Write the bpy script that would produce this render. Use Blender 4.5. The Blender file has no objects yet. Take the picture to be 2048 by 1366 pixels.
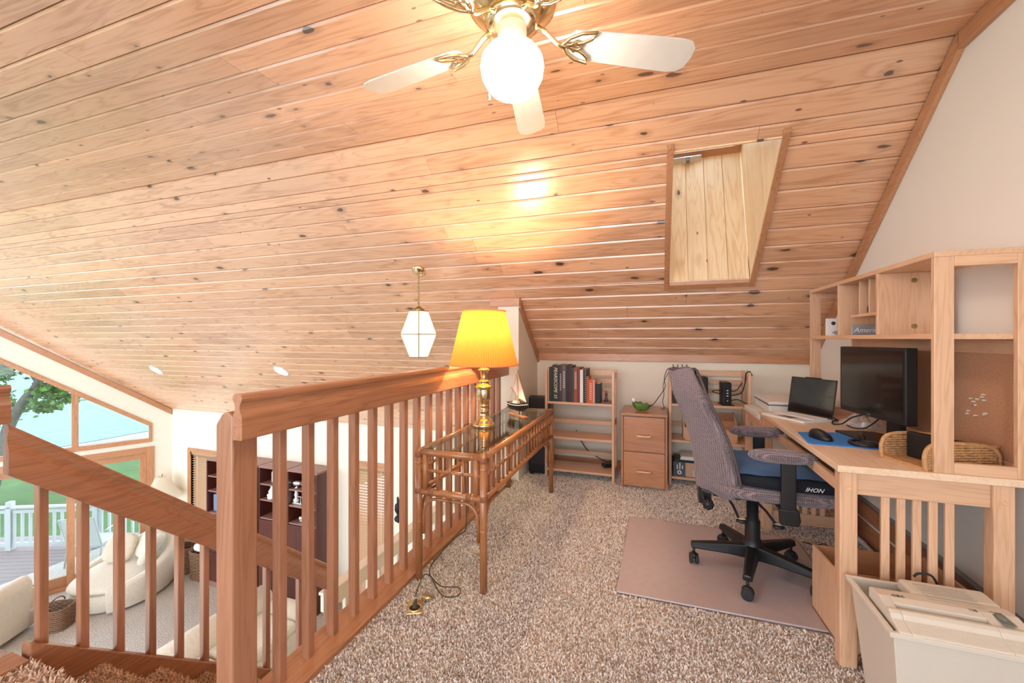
import bpy, math, random
import numpy as np
from mathutils import Vector, Matrix
random.seed(7); rng = np.random.default_rng(7)
R = math.radians
scene = bpy.context.scene
COL = scene.collection

# ---------------------------------------------------------------- camera
cd = bpy.data.cameras.new('camera'); cam = bpy.data.objects.new('camera', cd); COL.objects.link(cam)
cd.sensor_width = 36.0; cd.lens = 36.0 * 826.0 / 2048.0
cd.shift_y = -5.0 / 2048.0; cd.clip_start = .02; cd.clip_end = 3000
cam.location = (0, 0, 1.235); cam.rotation_euler = (R(90), 0, math.atan2(286, 826))
scene.camera = cam
# ---------------------------------------------------------------- sky and exposure
w = bpy.data.worlds.new('World'); scene.world = w; w.use_nodes = True
wn = w.node_tree; wn.nodes.clear()
wo = wn.nodes.new('ShaderNodeOutputWorld'); wb = wn.nodes.new('ShaderNodeBackground')
tc = wn.nodes.new('ShaderNodeTexCoord'); sx = wn.nodes.new('ShaderNodeSeparateXYZ'); cr = wn.nodes.new('ShaderNodeValToRGB')
wn.links.new(tc.outputs['Generated'], sx.inputs[0]); wn.links.new(sx.outputs['Z'], cr.inputs[0])
cr.color_ramp.elements[0].position = .0; cr.color_ramp.elements[0].color = (.86, .93, 1, 1)
cr.color_ramp.elements[1].position = .7; cr.color_ramp.elements[1].color = (.62, .78, 1, 1)
wn.links.new(cr.outputs[0], wb.inputs[0]); wb.inputs[1].default_value = 4.0
wn.links.new(wb.outputs[0], wo.inputs[0])
vs = scene.view_settings
vs.view_transform = 'Standard'; vs.look = 'None'; vs.gamma = 1; vs.use_curve_mapping = False
vs.exposure = 0.40
scene.cycles.use_denoising = True
scene.cycles.max_bounces = 8; scene.cycles.diffuse_bounces = 5
scene.cycles.sample_clamp_indirect = 6
FAN_E, LAMP_W, PEND_E, CAN_W = 42.0, 34.0, 1.0, 40.0      # fan globe, table lamp, pendant panes, ceiling spots

# ---------------------------------------------------------------- helpers
class MB:
    def __init__(s): s.v = []; s.f = []
    def add(s, vs, fs):
        b = len(s.v); s.v += [tuple(p) for p in vs]; s.f += [tuple(i + b for i in f) for f in fs]; return s
    def box(s, x0, x1, y0, y1, z0, z1):
        return s.add([(x0,y0,z0),(x1,y0,z0),(x1,y1,z0),(x0,y1,z0),(x0,y0,z1),(x1,y0,z1),(x1,y1,z1),(x0,y1,z1)],
                     [(3,2,1,0),(4,5,6,7),(0,1,5,4),(1,2,6,5),(2,3,7,6),(3,0,4,7)])
    def cbox(s, x0, x1, y0, y1, z0, z1, ch, axis='z'):
        def ring(a0, a1, b0, b1): return [(a0+ch,b0),(a1-ch,b0),(a1,b0+ch),(a1,b1-ch),(a1-ch,b1),(a0+ch,b1),(a0,b1-ch),(a0,b0+ch)]
        if axis == 'z': return s.prism(ring(x0,x1,y0,y1), 'xy', z0, z1)
        if axis == 'x': return s.prism(ring(y0,y1,z0,z1), 'yz', x0, x1)
        return s.prism(ring(x0,x1,z0,z1), 'xz', y0, y1)
    def prism(s, poly, plane, a0, a1):
        n = len(poly)
        def P(p, a): return {'xy': (p[0],p[1],a), 'yz': (a,p[0],p[1]), 'xz': (p[0],a,p[1])}[plane]
        v = [P(p, a0) for p in poly] + [P(p, a1) for p in poly]
        area = sum(poly[i][0]*poly[(i+1)%n][1] - poly[(i+1)%n][0]*poly[i][1] for i in range(n))
        flip = (area < 0) != (plane == 'xz')
        f = [tuple(range(n-1,-1,-1)), tuple(range(n,2*n))] + [(i,(i+1)%n,(i+1)%n+n,i+n) for i in range(n)]
        if flip: f = [tuple(reversed(q)) for q in f]
        return s.add(v, f)
    def lathe(s, prof, n=24, c=(0,0,0), cap=True, sx=1, sy=1):
        v = []; f = []; m = len(prof)
        for i in range(n):
            a = 2*math.pi*i/n
            for r, z in prof: v.append((c[0]+sx*r*math.cos(a), c[1]+sy*r*math.sin(a), c[2]+z))
        for i in range(n):
            j = (i+1) % n
            for k in range(m-1): f.append((i*m+k, j*m+k, j*m+k+1, i*m+k+1))
        if cap:
            f.append(tuple(i*m for i in range(n-1,-1,-1))); f.append(tuple(i*m+m-1 for i in range(n)))
        return s.add(v, f)
    def tube(s, pts, r, n=8, cap=True, ry=None):
        pts = [Vector(p) for p in pts]; m = len(pts)
        rs = r if isinstance(r, (list, tuple)) else [r]*m
        v = []; f = []; up = None
        for k, p in enumerate(pts):
            t = (pts[min(k+1,m-1)] - pts[max(k-1,0)]).normalized()
            if up is None:
                up = Vector((0,0,1)) if abs(t.z) < .9 else Vector((1,0,0))
            a = t.cross(up).normalized(); b = a.cross(t).normalized(); up = b
            for i in range(n):
                q = 2*math.pi*i/n
                v.append(p + a*rs[k]*math.cos(q) + b*(ry or rs[k])*math.sin(q))
        for k in range(m-1):
            for i in range(n):
                j = (i+1) % n; f.append((k*n+i, k*n+j, (k+1)*n+j, (k+1)*n+i))
        if cap: f.append(tuple(range(n-1,-1,-1))); f.append(tuple((m-1)*n+i for i in range(n)))
        return s.add(v, f)
    def bar(s, p0, p1, w, h, up=(0,0,1)):
        p0, p1 = Vector(p0), Vector(p1); t = (p1-p0).normalized(); u = Vector(up)
        a = t.cross(u).normalized()*w/2; b = a.cross(t).normalized()*h/2
        v = [p0-a-b,p0+a-b,p0+a+b,p0-a+b,p1-a-b,p1+a-b,p1+a+b,p1-a+b]
        return s.add(v, [(0,1,2,3),(7,6,5,4),(0,4,5,1),(1,5,6,2),(2,6,7,3),(3,7,4,0)])
    def grid(s, P, closed_u=False):
        nu, nv = len(P), len(P[0]); v = [p for row in P for p in row]; f = []
        for i in range(nu if closed_u else nu-1):
            j = (i+1) % nu
            for k in range(nv-1): f.append((i*nv+k, j*nv+k, j*nv+k+1, i*nv+k+1))
        return s.add(v, f)
    def ell(s, c, r, n=14, m=9, e=1.0):
        prof = []
        for k in range(m+1):
            t = math.pi*(k/m) - math.pi/2; prof.append((max(1e-4, abs(math.cos(t))**e), math.copysign(abs(math.sin(t))**e, math.sin(t))))
        v = []; f = []; M = m+1
        for i in range(n):
            a = 2*math.pi*i/n
            ca, sa = math.copysign(abs(math.cos(a))**e, math.cos(a)), math.copysign(abs(math.sin(a))**e, math.sin(a))
            for q, z in prof: v.append((c[0]+r[0]*q*ca, c[1]+r[1]*q*sa, c[2]+r[2]*z))
        for i in range(n):
            j = (i+1) % n
            for k in range(m): f.append((i*M+k, j*M+k, j*M+k+1, i*M+k+1))
        return s.add(v, f)
    def tr(s, M, start=0):
        for i in range(start, len(s.v)): s.v[i] = tuple(M @ Vector(s.v[i]))
        return s
    def build(s, name, mat, parent=None, loc=None, rot=None, smooth=False, bev=0, sub=0, seg=2):
        me = bpy.data.meshes.new(name); me.from_pydata(s.v, [], s.f); me.update()
        return mkobj(name, me, mat, parent, loc, rot, smooth, bev, sub, seg)
def mkobj(name, me, mat, parent=None, loc=None, rot=None, smooth=False, bev=0, sub=0, seg=2):
    o = bpy.data.objects.new(name, me); COL.objects.link(o)
    if mat is not None and not me.materials: me.materials.append(mat)
    if parent is not None: o.parent = parent
    if loc is not None: o.location = loc
    if rot is not None: o.rotation_euler = rot
    if smooth: me.polygons.foreach_set('use_smooth', [True]*len(me.polygons))
    if bev:
        m = o.modifiers.new('b', 'BEVEL'); m.width = bev; m.segments = seg; m.limit_method = 'ANGLE'; m.angle_limit = R(35)
    if sub:
        m = o.modifiers.new('s', 'SUBSURF'); m.levels = sub; m.render_levels = sub
    return o
def E(name, loc, rz=0):
    o = bpy.data.objects.new(name, None); COL.objects.link(o); o.location = loc; o.rotation_euler = (0,0,rz); o.empty_display_size = .05
    return o
def T(o, label, cat, group=None):
    o['label'] = label; o['category'] = cat
    if group: o['group'] = group
    return o
def ST(o, label=None):
    o['kind'] = 'structure'
    if label: o['label'] = label
    return o
def copyobj(o, parent, loc=None, rot=None):
    c = o.copy(); COL.objects.link(c); c.parent = parent
    if loc is not None: c.location = loc
    if rot is not None: c.rotation_euler = rot
    return c
def B(name, mat, parent, *a, bev=0, **k): return MB().box(*a).build(name, mat, parent, bev=bev, **k)
def arc(c, r, a0, a1, n, z=None):
    return [(c[0]+r*math.cos(a0+(a1-a0)*i/n), c[1]+r*math.sin(a0+(a1-a0)*i/n)) for i in range(n+1)]
def text(name, s, size, mat, parent, loc, rot, shear=0, ext=.0004, align='LEFT'):
    cu = bpy.data.curves.new(name, 'FONT'); cu.body = s; cu.size = size; cu.shear = shear; cu.extrude = ext; cu.align_x = align; cu.resolution_u = 2
    t = bpy.data.objects.new(name, cu); COL.objects.link(t)
    me = bpy.data.meshes.new_from_object(t.evaluated_get(bpy.context.evaluated_depsgraph_get()))
    bpy.data.objects.remove(t); bpy.data.curves.remove(cu)
    me.materials.clear()
    return mkobj(name, me, mat, parent, loc, rot)

# ---------------------------------------------------------------- materials
def nmat(name):
    m = bpy.data.materials.new(name); m.use_nodes = True
    nt = m.node_tree; return m, nt, nt.nodes['Principled BSDF']
def mat(name, c, rough=.5, metal=0, coat=0, emit=0, trans=0, ior=1.45, sheen=0, noise=0, nscale=40, bump=0, ecol=None, spec=None):
    m, nt, p = nmat(name)
    p.inputs['Base Color'].default_value = (*c, 1); p.inputs['Roughness'].default_value = rough; p.inputs['Metallic'].default_value = metal
    p.inputs['Coat Weight'].default_value = coat; p.inputs['Transmission Weight'].default_value = trans; p.inputs['IOR'].default_value = ior
    p.inputs['Sheen Weight'].default_value = sheen
    if spec is not None: p.inputs['Specular IOR Level'].default_value = spec
    if emit: p.inputs['Emission Color'].default_value = (*(ecol or c), 1); p.inputs['Emission Strength'].default_value = emit
    if noise or bump:
        tcn = nt.nodes.new('ShaderNodeTexCoord'); n = nt.nodes.new('ShaderNodeTexNoise'); n.inputs['Scale'].default_value = nscale; n.inputs['Detail'].default_value = 4
        nt.links.new(tcn.outputs['Object'], n.inputs['Vector'])
        if noise:
            mx = nt.nodes.new('ShaderNodeMix'); mx.data_type = 'RGBA'
            mx.inputs['A'].default_value = (*[x*(1-noise) for x in c], 1); mx.inputs['B'].default_value = (*[min(1, x*(1+noise)) for x in c], 1)
            nt.links.new(n.outputs['Fac'], mx.inputs['Factor']); nt.links.new(mx.outputs['Result'], p.inputs['Base Color'])
        if bump:
            b = nt.nodes.new('ShaderNodeBump'); b.inputs['Strength'].default_value = 1; b.inputs['Distance'].default_value = bump
            nt.links.new(n.outputs['Fac'], b.inputs['Height']); nt.links.new(b.outputs['Normal'], p.inputs['Normal'])
    return m
class NT:
    def __init__(s, nt): s.nt = nt
    def n(s, t, **k):
        o = s.nt.nodes.new(t)
        for a, b in k.items(): setattr(o, a, b)
        return o
    def l(s, a, b): s.nt.links.new(a, b)
    def math(s, op, a, b=None, c=None):
        o = s.n('ShaderNodeMath', operation=op)
        for i, x in enumerate((a, b, c)):
            if x is None: continue
            if isinstance(x, (int, float)): o.inputs[i].default_value = x
            else: s.l(x, o.inputs[i])
        return o.outputs[0]
    def mix(s, f, a, b, mode='MIX'):
        o = s.n('ShaderNodeMix', data_type='RGBA', blend_type=mode)
        for i, x in zip(('Factor','A','B'), (f, a, b)):
            if isinstance(x, (int, float)): o.inputs[i].default_value = x
            elif isinstance(x, tuple): o.inputs[i].default_value = (*x[:3], 1)
            else: s.l(x, o.inputs[i])
        return o.outputs['Result']
    def ramp(s, f, a, b):
        o = s.n('ShaderNodeMapRange', interpolation_type='SMOOTHSTEP'); o.inputs['From Min'].default_value = a; o.inputs['From Max'].default_value = b
        s.l(f, o.inputs['Value']); return o.outputs['Result']
def wood(name, c1, c2, axis='x', sc=1.0, rough=.35, coat=.25, knots=0, vary=.12, contrast=.5, spec=.5, kcol=(.055,.02,.008), crough=.18, cior=1.5):
    m, nt, p = nmat(name); N = NT(nt)
    t = N.n('ShaderNodeTexCoord'); oi = N.n('ShaderNodeObjectInfo')
    rv = N.n('ShaderNodeVectorMath', operation='SCALE'); rv.inputs[0].default_value = (37.3, 17.1, 53.7); N.l(oi.outputs['Random'], rv.inputs['Scale'])
    ad = N.n('ShaderNodeVectorMath', operation='ADD'); N.l(t.outputs['Object'], ad.inputs[0]); N.l(rv.outputs[0], ad.inputs[1])
    def mp(al, ac, at):
        k = N.n('ShaderNodeMapping'); s3 = {'x': (al,ac,at), 'y': (ac,al,at), 'z': (ac,at,al)}[axis]
        k.inputs['Scale'].default_value = tuple(v*sc for v in s3); N.l(ad.outputs[0], k.inputs['Vector']); return k.outputs[0]
    v1 = mp(.55, 7, 7)
    n1 = N.n('ShaderNodeTexNoise'); n1.inputs['Scale'].default_value = 1.6; n1.inputs['Detail'].default_value = 3; n1.inputs['Distortion'].default_value = .5; N.l(v1, n1.inputs['Vector'])
    rings = N.math('FRACT', N.math('MULTIPLY', n1.outputs['Fac'], 9.0))
    rings = N.math('POWER', N.math('ABSOLUTE', N.math('SUBTRACT', N.math('MULTIPLY', rings, 2.0), 1.0)), 1.6)
    n2 = N.n('ShaderNodeTexNoise'); n2.inputs['Scale'].default_value = 3.0; n2.inputs['Detail'].default_value = 5; N.l(mp(1.2, 55, 55), n2.inputs['Vector'])
    n3 = N.n('ShaderNodeTexNoise'); n3.inputs['Scale'].default_value = 1.3; n3.inputs['Detail'].default_value = 2; N.l(mp(.9, 3, 3), n3.inputs['Vector'])
    f = N.math('ADD', N.math('MULTIPLY', rings, .30), N.math('ADD', N.math('MULTIPLY', n2.outputs['Fac'], .28), N.math('MULTIPLY', n3.outputs['Fac'], .62)))
    f = N.ramp(f, .72-.5*contrast-.05, .72+.5*contrast)
    c = N.mix(f, c1, c2)
    br = N.math('ADD', N.math('MULTIPLY', oi.outputs['Random'], 2*vary), 1-vary)
    c = N.mix(1.0, c, N.n('ShaderNodeCombineColor').outputs[0], 'MULTIPLY')
    cc = c.node.inputs['B'].links[0].from_node
    for i in range(3): N.l(br, cc.inputs[i])
    if knots:
        vk = mp(5.2, 11.5, .3)
        nd = N.n('ShaderNodeTexNoise'); nd.inputs['Scale'].default_value = 2.5; N.l(vk, nd.inputs['Vector'])
        vd = N.n('ShaderNodeVectorMath', operation='MULTIPLY_ADD'); N.l(nd.outputs['Color'], vd.inputs[0]); vd.inputs[1].default_value = (.25,.25,.25); N.l(vk, vd.inputs[2])
        vo = N.n('ShaderNodeTexVoronoi'); vo.inputs['Scale'].default_value = 1.0; N.l(vd.outputs[0], vo.inputs['Vector'])
        sp = N.n('ShaderNodeSeparateColor'); N.l(vo.outputs['Color'], sp.inputs[0])
        rad = N.math('MULTIPLY', N.math('MAXIMUM', N.math('SUBTRACT', sp.outputs[0], 1-knots), 0.0), .24/knots)
        rel = N.math('DIVIDE', vo.outputs['Distance'], N.math('ADD', rad, .0005))
        core = N.math('SUBTRACT', 1.0, N.ramp(rel, .75, 1.05)); halo = N.math('SUBTRACT', 1.0, N.ramp(rel, .9, 2.4))
        c = N.mix(N.math('MULTIPLY', halo, .38), c, tuple(x*.55 for x in c2)); c = N.mix(N.math('MULTIPLY', core, .9), c, kcol)
        vo2 = N.n('ShaderNodeTexVoronoi'); vo2.inputs['Scale'].default_value = 1.0; N.l(mp(7.5, 17, .3), vo2.inputs['Vector'])
        sp2 = N.n('ShaderNodeSeparateColor'); N.l(vo2.outputs['Color'], sp2.inputs[0])
        rd2 = N.math('MULTIPLY', N.math('MAXIMUM', N.math('SUBTRACT', sp2.outputs[1], .74), 0.0), .52)
        rl2 = N.math('DIVIDE', vo2.outputs['Distance'], N.math('ADD', rd2, .0005))
        c = N.mix(N.math('MULTIPLY', N.math('SUBTRACT', 1.0, N.ramp(rl2, .7, 1.25)), .85), c, tuple(x*1.6 for x in kcol))
    N.l(c, p.inputs['Base Color'])
    p.inputs['Roughness'].default_value = rough; p.inputs['Coat Weight'].default_value = coat; p.inputs['Coat Roughness'].default_value = crough; p.inputs['Coat IOR'].default_value = cior
    p.inputs['Specular IOR Level'].default_value = spec
    b = N.n('ShaderNodeBump'); b.inputs['Strength'].default_value = .14; b.inputs['Distance'].default_value = .002; N.l(n2.outputs['Fac'], b.inputs['Height']); N.l(b.outputs['Normal'], p.inputs['Normal'])
    return m
def carpet(name, a, b, d, island=False, bump=.01, sc=1.0):
    m, nt, p = nmat(name); N = NT(nt)
    t = N.n('ShaderNodeTexCoord')
    n1 = N.n('ShaderNodeTexNoise'); n1.inputs['Scale'].default_value = 190*sc; n1.inputs['Detail'].default_value = 3; N.l(t.outputs['Object'], n1.inputs['Vector'])
    n2 = N.n('ShaderNodeTexNoise'); n2.inputs['Scale'].default_value = 3.0; n2.inputs['Detail'].default_value = 3; N.l(t.outputs['Object'], n2.inputs['Vector'])
    if island:
        g = N.n('ShaderNodeNewGeometry'); fac = g.outputs['Random Per Island']
        c = N.mix(N.ramp(fac, .15, .85), a, b); c = N.mix(N.ramp(fac, .86, .90), c, d)
    else:
        c = N.mix(N.ramp(n1.outputs['Fac'], .38, .66), d, a); c = N.mix(.35, c, b)
    c = N.mix(N.math('MULTIPLY', N.ramp(n2.outputs['Fac'], .35, .75), .22), c, tuple(x*.62 for x in a))
    N.l(c, p.inputs['Base Color']); p.inputs['Roughness'].default_value = .95; p.inputs['Specular IOR Level'].default_value = .1
    if not island:
        bp = N.n('ShaderNodeBump'); bp.inputs['Distance'].default_value = bump; N.l(n1.outputs['Fac'], bp.inputs['Height']); N.l(bp.outputs['Normal'], p.inputs['Normal'])
    return m
def fabric(name, a, b, scale=160, rough=.9, sheen=.3):
    m, nt, p = nmat(name); N = NT(nt); t = N.n('ShaderNodeTexCoord')
    ch = N.n('ShaderNodeTexVoronoi'); ch.inputs['Scale'].default_value = scale; ch.inputs['Randomness'].default_value = .15; N.l(t.outputs['Object'], ch.inputs['Vector'])
    d = N.ramp(ch.outputs['Distance'], .2, .65)
    N.l(N.mix(d, b, a), p.inputs['Base Color']); p.inputs['Roughness'].default_value = rough; p.inputs['Sheen Weight'].default_value = sheen; p.inputs['Specular IOR Level'].default_value = .2
    bp = N.n('ShaderNodeBump'); bp.inputs['Distance'].default_value = .003; bp.invert = True; N.l(d, bp.inputs['Height']); N.l(bp.outputs['Normal'], p.inputs['Normal'])
    return m
def thinglass(name, tint=(.95,.98,.97), refl=.08):
    m = bpy.data.materials.new(name); m.use_nodes = True; nt = m.node_tree; nt.nodes.clear(); N = NT(nt)
    o = N.n('ShaderNodeOutputMaterial'); a = N.n('ShaderNodeBsdfTransparent'); g = N.n('ShaderNodeBsdfGlossy'); x = N.n('ShaderNodeMixShader'); fr = N.n('ShaderNodeLayerWeight')
    a.inputs[0].default_value = (*tint, 1); g.inputs['Roughness'].default_value = .01; fr.inputs['Blend'].default_value = .5
    N.l(N.math('ADD', N.math('MULTIPLY', N.math('POWER', fr.outputs['Facing'], 5.0), .9), .5*refl), x.inputs[0]); N.l(a.outputs[0], x.inputs[1]); N.l(g.outputs[0], x.inputs[2]); N.l(x.outputs[0], o.inputs[0]); return m
def shade_mat(name, c, tr=.6, ct=None):
    m = bpy.data.materials.new(name); m.use_nodes = True; nt = m.node_tree; nt.nodes.clear(); N = NT(nt)
    o = N.n('ShaderNodeOutputMaterial'); a = N.n('ShaderNodeBsdfDiffuse'); g = N.n('ShaderNodeBsdfTranslucent'); x = N.n('ShaderNodeMixShader')
    a.inputs[0].default_value = (*c, 1); g.inputs[0].default_value = (*(ct or c), 1); x.inputs[0].default_value = tr
    N.l(a.outputs[0], x.inputs[1]); N.l(g.outputs[0], x.inputs[2]); N.l(x.outputs[0], o.inputs[0]); return m
PINE_A, PINE_B = (.78,.45,.265), (.55,.26,.13)
M = {}
M['plank'] = wood('pine_plank', PINE_A, PINE_B, 'x', 1, .32, 1.0, knots=.42, vary=.11, crough=.24, cior=1.75)
M['shaft'] = wood('shaft_pine', (.90,.70,.45), (.74,.47,.24), 'z', 1, .4, .15, knots=.22, vary=.06)
M['trimx'] = wood('trim_wood_x', (.55,.265,.13), (.37,.16,.07), 'x', 1.4, .35, .25, vary=.06)
M['trimy'] = wood('trim_wood_y', (.55,.265,.13), (.37,.16,.07), 'y', 1.4, .35, .25, vary=.06)
M['trimz'] = wood('trim_wood_z', (.55,.265,.13), (.37,.16,.07), 'z', 1.4, .35, .25, vary=.06)
M['raily'] = wood('rail_wood_y', (.45,.205,.105), (.28,.115,.055), 'y', 1.2, .32, .3, vary=.04, contrast=.6)
M['railz'] = wood('rail_wood_z', (.46,.215,.12), (.32,.14,.07), 'z', 1.2, .32, .3, vary=.10, contrast=.6)
M['railpz'] = wood('rail_pale_z', (.62,.40,.26), (.44,.25,.14), 'z', 1.2, .4, .2, vary=.08)
M['cream'] = mat('cream_paint', (.86,.80,.66), .5)
M['wall'] = mat('wall_paint', (.86,.80,.67), .85, noise=.015, nscale=3, spec=.2)
M['wallw'] = mat('wall_paint_white', (.85,.81,.735), .85, noise=.015, nscale=3, spec=.2)
M['carpet'] = carpet('loft_carpet', (.72,.60,.51), (.76,.66,.58), (.30,.20,.14))
M['pile'] = carpet('loft_carpet_pile', (.82,.72,.63), (.95,.90,.84), (.36,.24,.17), island=True)
M['stairc'] = carpet('stair_carpet', (.80,.58,.42), (.80,.60,.45), (.50,.32,.2), sc=.6, bump=.02)
M['spile'] = carpet('stair_carpet_pile', (.82,.60,.44), (.94,.76,.60), (.50,.32,.21), island=True)
M['lowc'] = carpet('lower_carpet', (.66,.60,.52), (.72,.67,.60), (.38,.32,.26), sc=.35, bump=.02)
M['slab'] = mat('roof_board', (.45,.28,.16), .8)
M['dx'] = wood('desk_wood_x', (.72,.445,.275), (.58,.325,.18), 'x', 1.5, .38, .2, vary=.05)
M['dy'] = wood('desk_wood_y', (.72,.445,.275), (.58,.325,.18), 'y', 1.5, .38, .2, vary=.05)
M['dz'] = wood('desk_wood_z', (.72,.445,.275), (.58,.325,.18), 'z', 1.5, .38, .2, vary=.05)
M['dtop'] = wood('desk_top_wood', (.84,.62,.43), (.74,.50,.31), 'y', 1.0, .42, .12, vary=.03)
M['cherry'] = wood('cherry_wood', (.50,.235,.115), (.38,.16,.07), 'x', 1.2, .35, .2, vary=.05)
M['cherryz'] = wood('cherry_wood_z', (.48,.225,.11), (.36,.15,.068), 'z', 1.2, .35, .2, vary=.05)
M['handle'] = wood('handle_wood', (.80,.50,.29), (.66,.36,.18), 'x', 2, .4, .2)
M['bamboo'] = wood('rattan', (.42,.17,.065), (.25,.085,.032), 'z', 2, .28, .4, vary=.10)
M['bamboow'] = mat('rattan_wrap', (.27,.10,.045), .45)
M['maho'] = wood('mahogany', (.095,.022,.014), (.05,.012,.008), 'z', 1, .3, .3, vary=.06)
M['mahol'] = mat('mahogany_edge', (.30,.16,.13), .4)
M['cork'] = mat('cork', (.52,.27,.15), .9, noise=.35, nscale=160)
M['brass'] = mat('brass', (.84,.68,.40), .16, 1)
M['brassd'] = mat('brass_antique', (.42,.31,.14), .3, 1)
M['black'] = mat('black_plastic', (.012,.012,.013), .38)
M['blackm'] = mat('black_matte', (.02,.02,.021), .6)
M['rubber'] = mat('rubber_black', (.025,.025,.027), .8)
M['screen'] = mat('dark_screen', (.006,.006,.007), .09, coat=.3)
M['white'] = mat('white_plastic', (.80,.79,.76), .4)
M['key'] = mat('keyboard_white', (.86,.86,.85), .5)
M['silver'] = mat('silver', (.72,.72,.72), .25, 1)
M['dsilver'] = mat('grey_metal', (.35,.35,.36), .35, 1)
M['shred'] = mat('shredder_beige', (.66,.59,.49), .45, noise=.03, nscale=200)
M['shredd'] = mat('shredder_dark_grey', (.16,.17,.14), .6)  # dark grey of the paper slot, switch well and rocker
M['lilac'] = fabric('chair_fabric', (.29,.225,.24), (.10,.07,.075), 120)
M['piping'] = mat('chair_piping', (.10,.07,.07), .8)
M['blue'] = mat('blue_velour', (.04,.125,.29), .95, sheen=.15, noise=.3, nscale=14, bump=.003)
M['navy'] = mat('navy_cloth', (.008,.010,.016), .9)
M['padblue'] = mat('mouse_pad_blue', (.045,.22,.60), .8)
M['glass'] = thinglass('window_glass')
M['tglass'] = thinglass('table_glass', (.86,.95,.92))
M['matvinyl'] = mat('chair_mat_vinyl', (.47,.40,.40), .25, coat=.3, noise=.06, nscale=30)
M['yshade'] = shade_mat('yellow_shade', (.88,.46,.10), .5, (.19,.082,.012))
M['yshade_trim'] = shade_mat('shade_trim', (.85,.45,.22), .4)
M['cshade'] = shade_mat('cream_shade', (.88,.80,.66), .5)
M['wicker'] = mat('wicker', (.52,.28,.12), .6, noise=.45, nscale=55, bump=.006)
M['wickerd'] = mat('wicker_dark', (.24,.13,.07), .7, noise=.5, nscale=45, bump=.008)
M['sofa'] = mat('cream_upholstery', (.68,.61,.49), .95, sheen=.3, noise=.12, nscale=25, bump=.006)
M['sofad'] = mat('cream_upholstery_dark', (.62,.54,.42), .95, sheen=.3, noise=.14, nscale=20, bump=.006)  # darker cream, used on the seat bases and the tan cushion
M['bladewh'] = mat('fan_blade_white', (.74,.70,.63), .55, noise=.10, nscale=9)
M['opal'] = mat('opal_glass', (1,.97,.9), .3, emit=FAN_E, ecol=(1,.90,.78))
M['pendglass'] = mat('pendant_glass', (1,.95,.85), .3, emit=PEND_E, ecol=(1,.90,.72), noise=0)
M['paper'] = mat('paper', (.85,.83,.80), .8)
M['ink'] = mat('ink', (.04,.04,.04), .7)
M['deckw'] = mat('deck_board', (.24,.175,.16), .6, noise=.12, nscale=6)
M['deckrail'] = mat('deck_rail_white', (.46,.50,.50), .5)
M['grass'] = mat('lawn', (.045,.095,.013), .95, noise=.55, nscale=1.2)
M['beach'] = mat('beach', (.26,.21,.18), .95, noise=.3, nscale=.9)
M['bark'] = mat('bark', (.105,.095,.08), .9, noise=.5, nscale=9, bump=.03)
M['leaf'] = mat('leaf_green', (.07,.16,.02), .6, noise=.5, nscale=2.5)
M['blindw'] = mat('blind_wood', (.50,.31,.18), .5)
M['outlet'] = mat('outlet_brass', (.70,.56,.30), .3, 1)
M['cord'] = mat('cord_olive', (.055,.05,.028), .6)
# ================================================================= the shell of the place
ZC, YB, S = 2.52, 2.27, .825                 # flat ceiling height, fold line, roof pitch
XW, YK = 1.22, 4.02                          # right wall, loft knee wall
ZL = -3.1                                    # lower floor
YE = 5.5                                     # eave wall of the living room
GC = Vector((-9.0, 5.5)); GD = Vector((-.436, -.9))   # prow wall: corner and direction
def zs(y): return ZC - S*(y-YB) if y > YB else ZC
SA = math.atan(S); CA, SN = math.cos(SA), math.sin(SA)
def gx(y): return GC.x + GD.x*(y-GC.y)/GD.y  # x of the prow wall at y

# ---- loft floor, carpet
fl = ST(MB().box(-1.30, XW+.1, -2.5, YK+.1, -.28, 0).box(-3.6, -1.30, -2.5, .888, -.28, 0).build('floor', M['carpet']), 'beige flecked loft carpet')
def tufts(name, mt, parent, pts, h, wd, spread=.012):
    n = len(pts); p = np.asarray(pts, float)
    a = rng.uniform(0, 2*np.pi, n); le = rng.uniform(.2, 1.0, n)*spread; b = rng.uniform(0, 2*np.pi, n)
    hh = h*rng.uniform(.6, 1.1, n); dx, dy = np.cos(a)*wd/2, np.sin(a)*wd/2
    V = np.empty((n, 5, 3))
    V[:,0] = p + np.c_[-dx, -dy, 0*dx - .003]; V[:,1] = p + np.c_[dx, dy, 0*dx - .003]
    mx, my = np.cos(b)*le*.35, np.sin(b)*le*.35
    V[:,2] = p + np.c_[-dx+mx, -dy+my, hh*.7]; V[:,3] = p + np.c_[dx+mx, dy+my, hh*.7]
    V[:,4] = p + np.c_[np.cos(b)*le, np.sin(b)*le, hh]
    i = np.arange(n)[:,None]*5
    tri = np.concatenate([i+[0,1,3], i+[0,3,2], i+[2,3,4]], 1).reshape(-1, 3)
    me = bpy.data.meshes.new(name); me.vertices.add(n*5); me.vertices.foreach_set('co', V.reshape(-1))
    me.loops.add(tri.size); me.loops.foreach_set('vertex_index', tri.reshape(-1).astype(np.int32))
    me.polygons.add(len(tri)); me.polygons.foreach_set('loop_start', np.arange(0, tri.size, 3, dtype=np.int32)); me.polygons.foreach_set('loop_total', np.full(len(tri), 3, np.int32))
    me.update(); me.validate()
    o = mkobj(name, me, mt, parent); o['kind'] = 'stuff'; return o
n = 205000
P = np.c_[rng.uniform(-1.165, XW-.02, n), .85 + (YK-.85)*rng.uniform(0, 1, n)**1.25, np.zeros(n)]
k = ~((P[:,0] > -.175) & (P[:,0] < .83) & (P[:,1] > 2.05) & (P[:,1] < 2.97))          # none under the chair mat
k &= ~((P[:,0] > .02) & (P[:,1] > 3.1) & (P[:,0]/P[:,1] > .42))
tufts('carpet_pile', M['pile'], fl, P[k], .011, .0050)

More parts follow.
